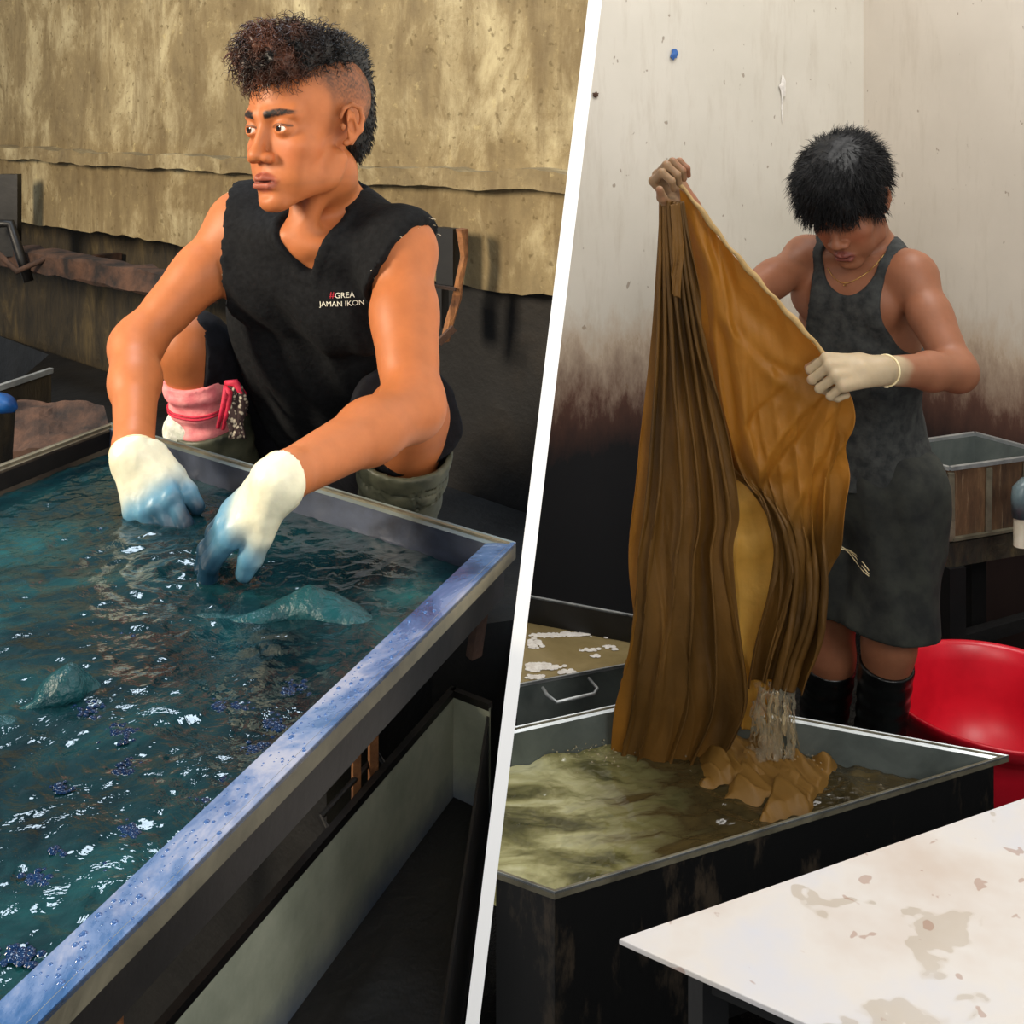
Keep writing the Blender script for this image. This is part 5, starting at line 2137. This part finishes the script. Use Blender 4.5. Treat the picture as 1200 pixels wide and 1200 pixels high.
def sheet(left, right, top, bottom, nu, nv, folds, amp, seed, colf, taut=None, thick=.0016, lat_amp=0.0, creases=None):
    """Coons patch through four space curves, with pleats pushed along the depth"""
    global cb
    Lc, Rc = to_w(spl(left, nv)), to_w(spl(right, nv))
    Tc, Bc = to_w(spl(top, nu)), to_w(spl(bottom, nu))
    u = np.linspace(0, 1, nu)[None, :, None]; v = np.linspace(0, 1, nv)[:, None, None]
    S_ = (1 - u) * Lc[:, None] + u * Rc[:, None] + (1 - v) * Tc[None] + v * Bc[None] - ((1 - u) * (1 - v) * Tc[0] + u * (1 - v) * Tc[-1] + (1 - u) * v * Bc[0] + u * v * Bc[-1])
    uu = u[..., 0] + 0 * v[..., 0]; vv = v[..., 0] + 0 * u[..., 0]
    q = np.stack([uu * folds * .35, vv * 2.2, 0 * uu + seed], -1)
    q2 = np.stack([uu * folds * .9, vv * 1.6, 0 * uu + seed + 5], -1)
    ph = uu * folds + 1.3 * vnoise(q, seed) + .55 * vnoise(q2, seed + 1) + .4 * np.sin(vv * 3 + seed)
    w_ = np.sin(ph * math.tau)
    pl = (np.sign(w_) * np.abs(w_) ** .8) * np.clip(.55 + .8 * vnoise(q2 + 7.7, seed + 2), .1, 1.3)
    q3 = np.stack([uu * folds * 2.6, vv * 3.2, 0 * uu + seed + 2], -1)
    pl = pl + .35 * (1 - 2 * np.abs(vnoise(q3, seed + 6))) 
    fine = fbm(np.stack([uu * folds * 1.3, vv * 5, 0 * uu + 3.3 + seed], -1), 4, seed + 4)
    A = amp * (0.35 + .65 * vv)
    if taut is not None: A = A * (1 - taut(uu, vv))
    S_[..., 1] += -A * pl - A * .9 * fine
    S_[..., 0] += A * .5 * np.cos(ph * math.tau) + lat_amp * fine
    S_[..., 2] += .15 * A * fine
    if creases is not None: S_[..., 1] += creases(S_.reshape(-1, 3)).reshape(uu.shape)
    V = S_.reshape(-1, 3)
    idx = np.arange(nu * nv).reshape(nv, nu)
    Q = np.stack([idx[:-1, :-1], idx[1:, :-1], idx[1:, 1:], idx[:-1, 1:]], -1).reshape(-1, 4)
    c = colf(uu.ravel(), vv.ravel(), V)
    cloth_V.append(V); cloth_Q.append(Q + cb); cloth_C.append(c); cb += len(V)
    return V


cD, cM, cA, cY = lin((92, 66, 30)), lin((138, 98, 42)), lin((190, 130, 42)), lin((226, 180, 84))  # shade and glow of the cloth are put into these tones


def mixv(a, b, m): return a * (1 - m[:, None]) + b * m[:, None]


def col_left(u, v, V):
    # thin outer edge is amber, the gathered folds painted in a shaded brown
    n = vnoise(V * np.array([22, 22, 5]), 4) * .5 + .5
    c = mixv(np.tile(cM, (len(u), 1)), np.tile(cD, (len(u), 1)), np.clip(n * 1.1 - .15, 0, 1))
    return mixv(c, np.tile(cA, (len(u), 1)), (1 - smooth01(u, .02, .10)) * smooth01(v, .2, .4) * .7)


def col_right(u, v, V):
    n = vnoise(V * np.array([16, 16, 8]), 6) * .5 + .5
    c = mixv(np.tile(cA, (len(u), 1)), np.tile(cM, (len(u), 1)), np.clip(smooth01(v, .42, .60) + .5 * smooth01(u, .8, 1) * smooth01(v, .3, .5), 0, 1))  # lit glow of the upper panel painted in as amber
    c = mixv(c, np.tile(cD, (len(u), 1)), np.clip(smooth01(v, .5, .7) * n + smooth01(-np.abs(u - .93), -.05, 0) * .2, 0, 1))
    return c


def col_back(u, v, V):
    return np.tile(cY, (len(u), 1))


# left drape, gathered in the raised hand, falling into the bath
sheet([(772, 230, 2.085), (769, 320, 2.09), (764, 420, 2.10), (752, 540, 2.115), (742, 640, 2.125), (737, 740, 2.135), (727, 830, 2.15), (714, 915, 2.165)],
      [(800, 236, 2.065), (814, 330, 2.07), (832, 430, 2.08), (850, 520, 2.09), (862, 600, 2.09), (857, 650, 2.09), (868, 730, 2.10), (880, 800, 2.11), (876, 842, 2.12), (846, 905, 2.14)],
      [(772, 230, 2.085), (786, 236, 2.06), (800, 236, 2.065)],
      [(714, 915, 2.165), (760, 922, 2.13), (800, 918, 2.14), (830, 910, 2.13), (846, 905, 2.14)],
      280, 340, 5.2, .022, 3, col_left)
# main panel and right drape hanging from the rolled hem between both hands
CR_ = [((806, 240), (835, 330), (868, 420), (880, 500), .010, 9, -1), ((815, 245), (850, 310), (885, 370), (940, 430), .012, 10, 1),
       ((812, 260), (845, 360), (895, 430), (955, 470), .009, 8, -1), ((830, 330), (880, 410), (930, 440), (970, 450), .008, 7, 1),
       ((975, 450), (930, 490), (895, 540), (880, 590), .012, 8, -1), ((978, 455), (945, 510), (905, 560), (885, 600), .011, 7, 1),
       ((982, 460), (960, 530), (930, 590), (905, 640), .013, 9, -1), ((985, 465), (972, 560), (955, 640), (935, 720), .012, 8, 1),
       ((868, 420), (872, 470), (884, 540), (900, 580), .010, 7, -1), ((840, 500), (870, 550), (900, 570), (960, 560), .010, 10, 1),
       ((800, 235), (812, 330), (822, 420), (840, 500), .010, 7, 1), ((950, 430), (905, 470), (880, 500), (860, 560), .007, 6, 1)]


def creases_main(V):
    px = 600 + V[:, 0] / V[:, 1] * F; py = HY + (EYE - V[:, 2]) / V[:, 1] * F
    px = px + 5 * vnoise(V * 14, 3); py = py + 5 * vnoise(V * 14, 4)
    out = np.zeros(len(V))
    for a, b, c, d, amp, wd, sg in CR_:
        q = np.array(curve_pts([(*a, 0, 0), (*b, 0, 0), (*c, 0, 0), (*d, 0, 0)], 6))[:, :2]
        best = np.full(len(V), 1e9); tt_ = np.zeros(len(V))
        for i in range(len(q) - 1):
            e = q[i + 1] - q[i]; L2 = e @ e
            h = np.clip(((px - q[i][0]) * e[0] + (py - q[i][1]) * e[1]) / L2, 0, 1)
            dd = np.hypot(px - q[i][0] - h * e[0], py - q[i][1] - h * e[1])
            m = dd < best
            best = np.where(m, dd, best); tt_ = np.where(m, (i + h) / (len(q) - 1), tt_)
        out += sg * amp * np.exp(-(best / wd) ** 2) * np.sin(np.clip(tt_, .04, .96) * math.pi) ** .6
    return out


def tautf(u, v):
    return .72 * smooth01(u, .05, .2) * (1 - smooth01(u, .72, .95)) * (1 - smooth01(v, .50, .68))


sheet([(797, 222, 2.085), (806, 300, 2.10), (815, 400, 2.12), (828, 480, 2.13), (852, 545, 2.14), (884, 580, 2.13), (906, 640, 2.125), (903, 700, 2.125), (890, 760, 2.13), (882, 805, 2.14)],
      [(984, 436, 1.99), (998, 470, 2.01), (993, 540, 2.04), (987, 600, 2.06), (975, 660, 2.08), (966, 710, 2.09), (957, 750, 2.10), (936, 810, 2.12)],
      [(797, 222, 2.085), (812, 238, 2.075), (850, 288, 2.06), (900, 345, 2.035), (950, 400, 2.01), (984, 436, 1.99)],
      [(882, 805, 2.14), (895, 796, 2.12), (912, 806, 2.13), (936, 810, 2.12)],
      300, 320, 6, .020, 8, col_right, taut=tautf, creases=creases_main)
# the far layer seen through the parting, its lit side painted yellow
sheet([(836, 540, 2.165), (838, 640, 2.17), (850, 740, 2.17), (862, 850, 2.17)],
      [(930, 560, 2.165), (935, 640, 2.17), (915, 740, 2.17), (895, 850, 2.17)],
      [(836, 540, 2.165), (880, 545, 2.165), (930, 560, 2.165)],
      [(862, 850, 2.17), (880, 856, 2.17), (895, 850, 2.17)],
      120, 160, 2.2, .008, 5, col_back)
# strip hanging beside the hand
sheet([(786, 240, 2.045), (788, 300, 2.045), (787, 345, 2.045)], [(797, 238, 2.045), (800, 300, 2.045), (798, 350, 2.045)],
      [(786, 240, 2.045), (797, 238, 2.045)], [(787, 345, 2.045), (798, 350, 2.045)], 30, 60, 1.2, .003, 2, lambda u, v, V: np.tile(cM, (len(u), 1)))


def flat_sheet(ring, nu, nv, z, amp, seed, col):
    """wet cloth spread on the liquor: corners given as frame rows, heights real"""
    global cb
    c = [wpt(x, y, z) for x, y in ring]
    V, Q = quad_grid(c, nu, nv)
    e = np.linspace(0, 1, nu + 1)[None, :] * np.ones((nv + 1, 1)); f = np.linspace(0, 1, nv + 1)[:, None] * np.ones((1, nu + 1))
    edge = (np.minimum(np.minimum(e, 1 - e), np.minimum(f, 1 - f)) * 8).clip(0, 1).ravel()
    n = fbm(np.column_stack([V[:, 0] * 15, V[:, 1] * 9, V[:, 2] * 0 + seed]), 2, seed)
    V[:, 2] += (amp * (np.abs(n) * .55 + .08 - .02 + .30 * (1 - 2 * np.abs(vnoise(np.column_stack([V[:, 0] * 55 + V[:, 1] * 30, V[:, 1] * 10 - V[:, 0] * 8, V[:, 2] * 0 + seed]), seed + 8)))) * edge) - .014 * (1 - edge)
    V[:, 0] += .012 * vnoise(V * 14, seed + 1); V[:, 1] += .010 * vnoise(V * 14, seed + 2)
    V[:, 2] += edge * .005 * np.sin((V[:, 0] * .8 + V[:, 1] * .45) * 150 + 5 * vnoise(V * 12, 2))
    cloth_V.append(V); cloth_Q.append(Q[:, ::-1] + cb); cloth_C.append(np.tile(lin((150, 112, 52)), (len(V), 1))); cb += len(V)


flat_sheet([(815, 915), (925, 918), (915, 860), (830, 856)], 90, 60, .360, .028, 3, cM)
flat_sheet([(890, 958), (952, 950), (986, 888), (925, 878)], 70, 80, .360, .018, 7, cM)
flat_sheet([(845, 935), (935, 940), (950, 885), (870, 872)], 80, 60, .358, .022, 9, cM)
Vc = np.vstack(cloth_V); Qc = np.vstack(cloth_Q)
cl = mesh_obj('ochre_cloth', Vc, Qc, M['ochre'], loc=P(850, 880, 2.13), smooth=True, col=np.vstack(cloth_C))
md = cl.modifiers.new('thickness', 'SOLIDIFY'); md.thickness = .0016
tag(cl, 'long wet ochre cloth held up in both hands over the yellow bath', 'cloth')
# rolled hem along the top edge
mb = MB()
hp = to_w(spl([(795, 216, 2.085), (812, 234, 2.072), (850, 284, 2.055), (900, 341, 2.03), (950, 396, 2.005), (982, 432, 1.985)], 60))
mb.tube([tuple(p + v_(0, .003 * math.sin(i * .5), .002 * math.sin(i * .9))) for i, p in enumerate(hp)], [.0048 - .0012 * math.sin(i * .4) for i in range(60)], 10)
hm = NT('pale_hem'); hm.color(srgb(168, 136, 84)).rough(.6)
mb.build('rolled_hem', hm.m, cl, smooth=True)
# ================================================================== RIGHT ROOM THINGS
def pxz(px, py, z):
    return wpt(px, py, z)


RZ2 = .42
Dp = pxz(650, 1045, RZ2); Ep = pxz(1182, 885, RZ2); Fp = pxz(782, 812, RZ2)
# the basin stops against the partition
def clipx(a, b, z):
    lo, hi = 0.0, 1.0
    a = Vector(a); b = Vector(b)
    for _ in range(40):
        m = (lo + hi) / 2
        p = a + (b - a) * m
        if p.x > part_x(p.y, z) + T2 + .001: lo = m
        else: hi = m
    return a + (b - a) * lo


Gp = pxz(296, 919, RZ2)
P1 = clipx(Fp, Gp, .422); P2 = clipx(Dp, Gp, .422)
poly = [Vector((p.x, p.y, 0)) for p in (Dp, Ep, Fp, P1, P2)]
# keep the lower part clear of the leaning board too
basin_r, inn_r = basin('yellow_dye_basin', 'wide shallow steel basin of yellow dye under the ochre cloth', poly, RZ2, .30, .012, .012,
                       {'rim': [M['steel_bright']] * 5, 'lip': M['lip_steel'], 'inner': [M['steel_grey']] * 5, 'side': M['black_side']}, sides=(0, 1, 2, 4))
wp = inset(poly, .014)
for i_, k_ in ((3, 2), (4, 0)):
    wp[i_] = clipx(wp[k_], wp[k_] + (wp[i_] - wp[k_]) * 1.3, .385)
cen = sum(wp, Vector((0, 0, 0))) / 5
V, Fq = quad_grid([at(wp[4], .35), at(wp[0], .35), at(wp[1], .35), at(wp[2], .35)], 10, 10)
# water surface: a fan of two Coons quads joined
def water_r():
    # quad D E F X with X beyond the partition, clipped by rows
    n = 260
    a, b, c_, d_ = wp[0], wp[1], wp[2], None
    rows = []
    for j in range(n + 1):
        t = j / n
        R_ = a + (b - a) * t if False else None
        # right boundary runs D -> E, then E -> F ; left boundary D -> P2 -> P1 -> F
        rows.append(t)
    rb_ = [wp[0], wp[1]]
    def along(poly_, t):
        ls = [(poly_[i + 1] - poly_[i]).length for i in range(len(poly_) - 1)]
        s = t * sum(ls)
        for i, l in enumerate(ls):
            if s <= l or i == len(ls) - 1: return poly_[i] + (poly_[i + 1] - poly_[i]) * min(1, s / l)
            s -= l
    V = []
    nu = 300
    for j in range(n + 1):
        t = j / n
        p = along([wp[4], wp[0], wp[1]], t); q = along([wp[4], wp[3], wp[2], wp[1]], t)
        for i in range(nu + 1):
            V.append(tuple(p + (q - p) * (i / nu)))
    idx = np.arange((n + 1) * (nu + 1)).reshape(n + 1, nu + 1)
    Q = np.stack([idx[:-1, :-1], idx[1:, :-1], idx[1:, 1:], idx[:-1, 1:]], -1).reshape(-1, 4)
    return np.array(V), Q


V, Q = water_r()
X = V.copy(); X[:, 2] = 0
sp = wpt(905, 885, .352)
d = np.hypot(V[:, 0] - sp.x, V[:, 1] - sp.y)
tw = .0060 + .010 * np.exp(-d / .12)
V[:, 2] = .352 + .0016 * fbm(X * 70, 3, 14) + tw * fbm(X * np.array([16, 26, 1]), 4, 3) + .003 * np.sin(d / .045 * math.tau + 3 * vnoise(X * 8, 4)) * np.exp(-d / .25)
V[:, 2] += .010 * np.exp(-((V[:, 0] - wpt(640, 880, .35).x) ** 2 + (V[:, 1] - wpt(640, 880, .35).y) ** 2) / .006) * (0.5 + fbm(X * 30, 3, 8))
wo = mesh_obj('yellow_dye', V, Q, M['water_ochre'], loc=(0.35, 2.0, .35), smooth=True)
tag(wo, 'murky olive yellow dye liquor stirred up in the shallow basin', 'dye bath', kind='stuff')
for (x_, y_) in ((.15, 1.86), (.74, 2.04), (.33, 2.15), (.03, 2.03)):
    MB().box((x_, y_, .059), .07, .07, .116, .3).build('foot', M['black_iron'], basin_r)

# falling water and droplets
mb = MB(); rs = random.Random(4)
Vs_ = []
nu_, nv_ = 90, 90
for j_ in range(nv_):
    for i_ in range(nu_):
        u_, w__ = i_ / (nu_ - 1), j_ / (nv_ - 1)
        xl = 884 - 8 * w__; xr = 930 + 6 * w__
        a_ = (u_ - .5) * 2
        Vs_.append(P(xl + (xr - xl) * u_, 800 + (892 - 800) * w__, 2.125 - .02 * w__ + .030 * a_ * a_ - .012 * w__))
Vs_ = np.array([tuple(v) for v in Vs_])
nz_ = fbm(Vs_ * np.array([90, 60, 14]), 4, 51)
Vs_[:, 1] -= .012 * nz_; Vs_[:, 0] += .006 * fbm(Vs_ * 40, 3, 52)
keep_ = (fbm(Vs_ * np.array([110, 60, 30]), 3, 55) < .22)
ix_ = np.arange(nu_ * nv_).reshape(nv_, nu_)
Qs_ = np.stack([ix_[:-1, :-1], ix_[1:, :-1], ix_[1:, 1:], ix_[:-1, 1:]], -1).reshape(-1, 4)
Qs_ = Qs_[keep_[Qs_].all(1)]
mb.add(Vs_, Qs_.tolist())
for k in range(34):
    x_ = 882 + 52 * rs.random(); y0 = 806 + 50 * rs.random() ** 1.5; yd = 2.10 + .05 * rs.random()
    y1 = y0 + 25 + 60 * rs.random(); y1 = min(y1, 890); n = 7
    wv = rs.gauss(0, 2.5)
    pts = [P(x_ + (x_ - 906) * .16 * (i / n) + wv * math.sin(i * .8) + rs.gauss(0, .9), y0 + (y1 - y0) * i / n, yd) for i in range(n + 1)]
    r0 = .0006 + .0030 * rs.random() ** 2
    mb.tube(pts, [r0 * (.3 + 1.0 * math.sin(math.pi * (i + .5) / (n + 1)) + .5 * rs.random()) for i in range(n + 1)], 6)
for k in range(900):
    a = rs.random() * math.tau; r = abs(rs.gauss(0, .060))
    z = .355 + abs(rs.gauss(0, .018)) * math.exp(-r / .06)
    if k % 4 == 0: z += .10 * rs.random() * math.exp(-r / .03)
    blob(mb, (sp.x + r * math.cos(a) * 1.3, sp.y - .02 + r * math.sin(a) * .8, z), .0006 + .0022 * rs.random() ** 3, 6, 1.0)
for k in range(260):  # droplets standing in for pale glints on the liquor
    c_ = wpt(rs.gauss(648, 26), rs.gauss(882, 6), .355) if k % 2 else wpt(rs.gauss(704, 18), rs.gauss(884, 10), .355)
    if c_.x < part_x(c_.y, .35) + .02: continue
    blob(mb, (c_.x, c_.y, .356 + abs(rs.gauss(0, .006))), .0006 + .0022 * rs.random() ** 2, 6, 1.0)
so_ = mb.build('water_splash', M['splash'], loc=(sp.x, sp.y, .352), smooth=True)
tag(so_, 'water streaming from the ochre cloth and splashing into the basin', 'splash', kind='stuff')

# ---- smaller basin further back on the left
RZ3 = .40
fa = pxz(620, 697, RZ3); fb = pxz(895, 748, RZ3); na = pxz(607, 802, RZ3)
far0 = clipx(fb, fb + (fa - fb) * 1.6, .402); near0 = clipx(fb, fb + (na - fb) * 1.6, .402)
poly3 = [Vector((p.x, p.y, 0)) for p in (near0, fb, far0)]
bm_, inn3 = basin('tan_dye_basin', 'foam flecked tan dye basin with a wire handle behind the yellow one', poly3, RZ3, .22, .006, .006,
                  {'rim': [M['steel_bright']] * 3, 'lip': M['steel_bright'], 'inner': [M['steel_grey']] * 3, 'side': M['black_iron']}, sides=(0, 1))
MB().box((.28, 2.5, .09), .25, .12, .175, .3).build('foot', M['black_iron'], bm_)
hn = [P(636, 806, 2.27), P(641, 814, 2.25), P(652, 823, 2.23), P(696, 813, 2.30), P(700, 807, 2.31), P(690, 795, 2.35)]
MB().tube(hn, .0035, 8).build('handle', M['steel_bright'], bm_, smooth=True)
w3 = inset(poly3, .008)
for i_ in (0, 2): w3[i_] = clipx(w3[1], w3[1] + (w3[i_] - w3[1]) * 1.3, .335)
V, Q = quad_grid([at(w3[0], .335), at(w3[1], .335), at(w3[1], .335), at(w3[2], .335)], 160, 120)
V[:, 2] += .0015 * fbm(V * 14, 3, 6)
tag(mesh_obj('tan_dye', V, Q, M['water_tan'], loc=(.3, 2.45, .335), smooth=True, recalc=True), 'still tan dye liquor with white foam in the rear basin', 'dye bath', kind='stuff')
mb = MB(); rs = random.Random(8)
foam = [(617 + 8 * i, 722 + 1.75 * i, 6, 2.4) for i in range(15)] + [(640, 744, 22, 2.2), (672, 743, 26, 2.0), (700, 738, 20, 2.0), (622, 752, 14, 4), (618, 756, 16, 3), (690, 761, 14, 1.5), (698, 768, 8, 1.2), (622, 778, 24, 2), (640, 781, 22, 3), (618, 783, 16, 2.5), (664, 787, 12, 2), (626, 793, 16, 2), (712, 757, 6, 1), (722, 760, 7, 1)]
for (x_, y_, w_, h_) in foam:
    for q in range(int(w_ * h_ * 1.2)):
        p = wpt(x_ + rs.gauss(0, w_ * .42), y_ + rs.gauss(0, h_ * .55), .337)
        if p.x < part_x(p.y, .34) + T2 + .02: continue
        blob(mb, (p.x, p.y, .3355), .003 + .005 * rs.random(), 7, .35)
tag(mb.build('foam', M['foam'], loc=(.2, 2.45, .337), smooth=True), 'white foam flecks drifting on the tan dye', 'foam', kind='stuff')

# ---- white sheet-topped table in front
TZ2 = .60
t0 = pxz(725, 1100, TZ2); t1 = pxz(1200, 935, TZ2); t2 = pxz(935, 1195, TZ2)
e1 = (t1 - t0).normalized(); e2 = (t2 - t0).normalized()
tt = [t0, t0 + e2 * .75, t0 + e2 * .75 + e1 * 1.0, t0 + e1 * 1.0]
tb_ = empty('work_table', (t0.x + .4, t0.y - .05, 0), 'low table with a stained white sheet top in the front corner', 'table')
MB().prism([(p.x, p.y) for p in tt], TZ2 - .007, TZ2).build('table_top', M['table_sheet'], tb_, bevel=.0012)
cc = (tt[0] + tt[2]) / 2
ins = [cc + (p - cc) * .86 for p in tt]
for i in range(4):
    a, b = ins[i], ins[(i + 1) % 4]
    MB().beam(at(a, TZ2 - .030), at(b, TZ2 - .030), .03, .045).build('apron', M['black_iron'], tb_)
    MB().box((a.x, a.y, .289), .035, .035, .577, .35).build('leg', M['black_iron'], tb_)

# ---- tall rear tank on its stand
ZT = .665
Qn = pxz(1113, 549, ZT); Ql = pxz(1052, 540, ZT); Qr = pxz(1200, 537, ZT)
el_ = (Ql - Qn); er_ = (Qr - Qn)
tl = Qn + el_ * 1.15; trr = Qn + er_ * 1.4
far_l = pxz(1060, 514, ZT)
fr4 = [Qn, trr, trr + (tl - Qn) + Vector((0.0, .12, 0)), tl + Vector((-.02, .10, 0))]
fr4 = [Vector((p.x, p.y, 0)) for p in fr4]
ZB = .475
tank = empty('rear_tank', (Qn.x + .1, Qn.y + .15, 0), 'tall brown stained tank with pale rim on a dark stand by the right wall', 'tank')
for i in range(4):
    a, b = fr4[i], fr4[(i + 1) % 4]
    inw = Vector((-(b - a).y, (b - a).x, 0)).normalized()
    if inw.dot(sum(fr4, Vector((0, 0, 0))) / 4 - a) < 0: inw = -inw
    cen4 = sum(fr4, Vector((0, 0, 0))) / 4
    tap = lambda p: cen4 + (p - cen4) * .955
    V = [at(tap(a), ZB), at(tap(b), ZB), at(b, ZT - .004), at(a, ZT - .004)]
    V += [p + inw * .006 for p in V]
    MB().add(V, [(0, 1, 2, 3), (7, 6, 5, 4), (0, 4, 5, 1), (2, 6, 7, 3), (1, 5, 6, 2), (3, 7, 4, 0)]).build('side_wall', M['tank_board'] if i in (0, 3) else M['steel_grey'], tank)
    MB().beam(at(a, ZT), at(b, ZT), .012, .010).build('rim', M['steel_bright'], tank)
    if i in (0, 3):
        MB().beam(at(tap(a), ZB + .004) - inw * .006, at(tap(b), ZB + .004) - inw * .006, .012, .008).build('bottom_lip', M['rust_bright'] if i == 3 else M['lip_steel'], tank)
        for t_ in ((.0, .36, .72) if i == 0 else (.0,)):
            lo_ = tap(a) + (tap(b) - tap(a)) * t_; hi_ = a + (b - a) * t_
            MB().beam(at(lo_, ZB) - inw * .004, at(hi_, ZT - .01) - inw * .004, .016, .010, (0, 1, 0)).build('stiffener', M['lip_steel'], tank)
MB().prism([(tap(p).x, tap(p).y) for p in fr4], ZB - .006, ZB).build('bottom', M['dark_steel'], tank)
V4 = [cen4 + (p - cen4) * 1.0 for p in fr4]
MB().prism([(p.x, p.y) for p in V4], .405, ZB - .007).build('stand_slab', M['wall_under'], tank)
for p in V4:
    q = cen4 + (p - cen4) * .86
    MB().box((q.x, q.y, .2025), .05, .05, .405, .3).build('leg', M['black_iron'], tank)
q0, q1 = cen4 + (V4[0] - cen4) * .86, cen4 + (V4[1] - cen4) * .86
MB().beam(at(q0, .20), at(q1, .22), .03, .035).build('crossbar', M['dark_concrete'], tank)
# ivory drain pipe with grey cap at the right edge
pv = empty('drain_pipe', P(1191, 632, 2.80), 'ivory plastic pipe stub with a grey cap at the right edge', 'pipe')
MB().tube([P(1196, 640, 2.80), P(1196, 604, 2.80)], .017, 20).build('pipe', M['white_plastic'], pv, smooth=False)
MB().tube([P(1196, 606, 2.80), P(1195, 585, 2.80), P(1196, 575, 2.80), P(1202, 568, 2.81), P(1215, 567, 2.83)], [.021, .021, .021, .019, .017], 20).build('elbow_cap', M['grey_plastic'], pv, smooth=True)

# ---- red tub
bx = Vector((1.105, 2.53, 0))
prof = [(.200, 0.0), (.207, .015), (.222, .15), (.228, .20), (.230, .232), (.234, .234), (.236, .244), (.242, .246), (.247, .268), (.251, .276), (.245, .278), (.236, .268), (.226, .235), (.214, .15), (.199, .02), (.0, .012)]
n = 72
V = []
for (r, z) in prof:
    for k in range(n):
        a = math.tau * k / n
        V.append((bx.x + r * math.cos(a), bx.y + r * math.sin(a), z))
Fs = [(i * n + k, i * n + (k + 1) % n, (i + 1) * n + (k + 1) % n, (i + 1) * n + k) for i in range(len(prof) - 1) for k in range(n)]
Fs.append(tuple(range(n))[::-1])
tub = mesh_obj('red_tub', V, Fs, M['red'], loc=bx, smooth=True, recalc=True)
tag(tub, 'large round red plastic tub standing by the man in boots', 'tub')
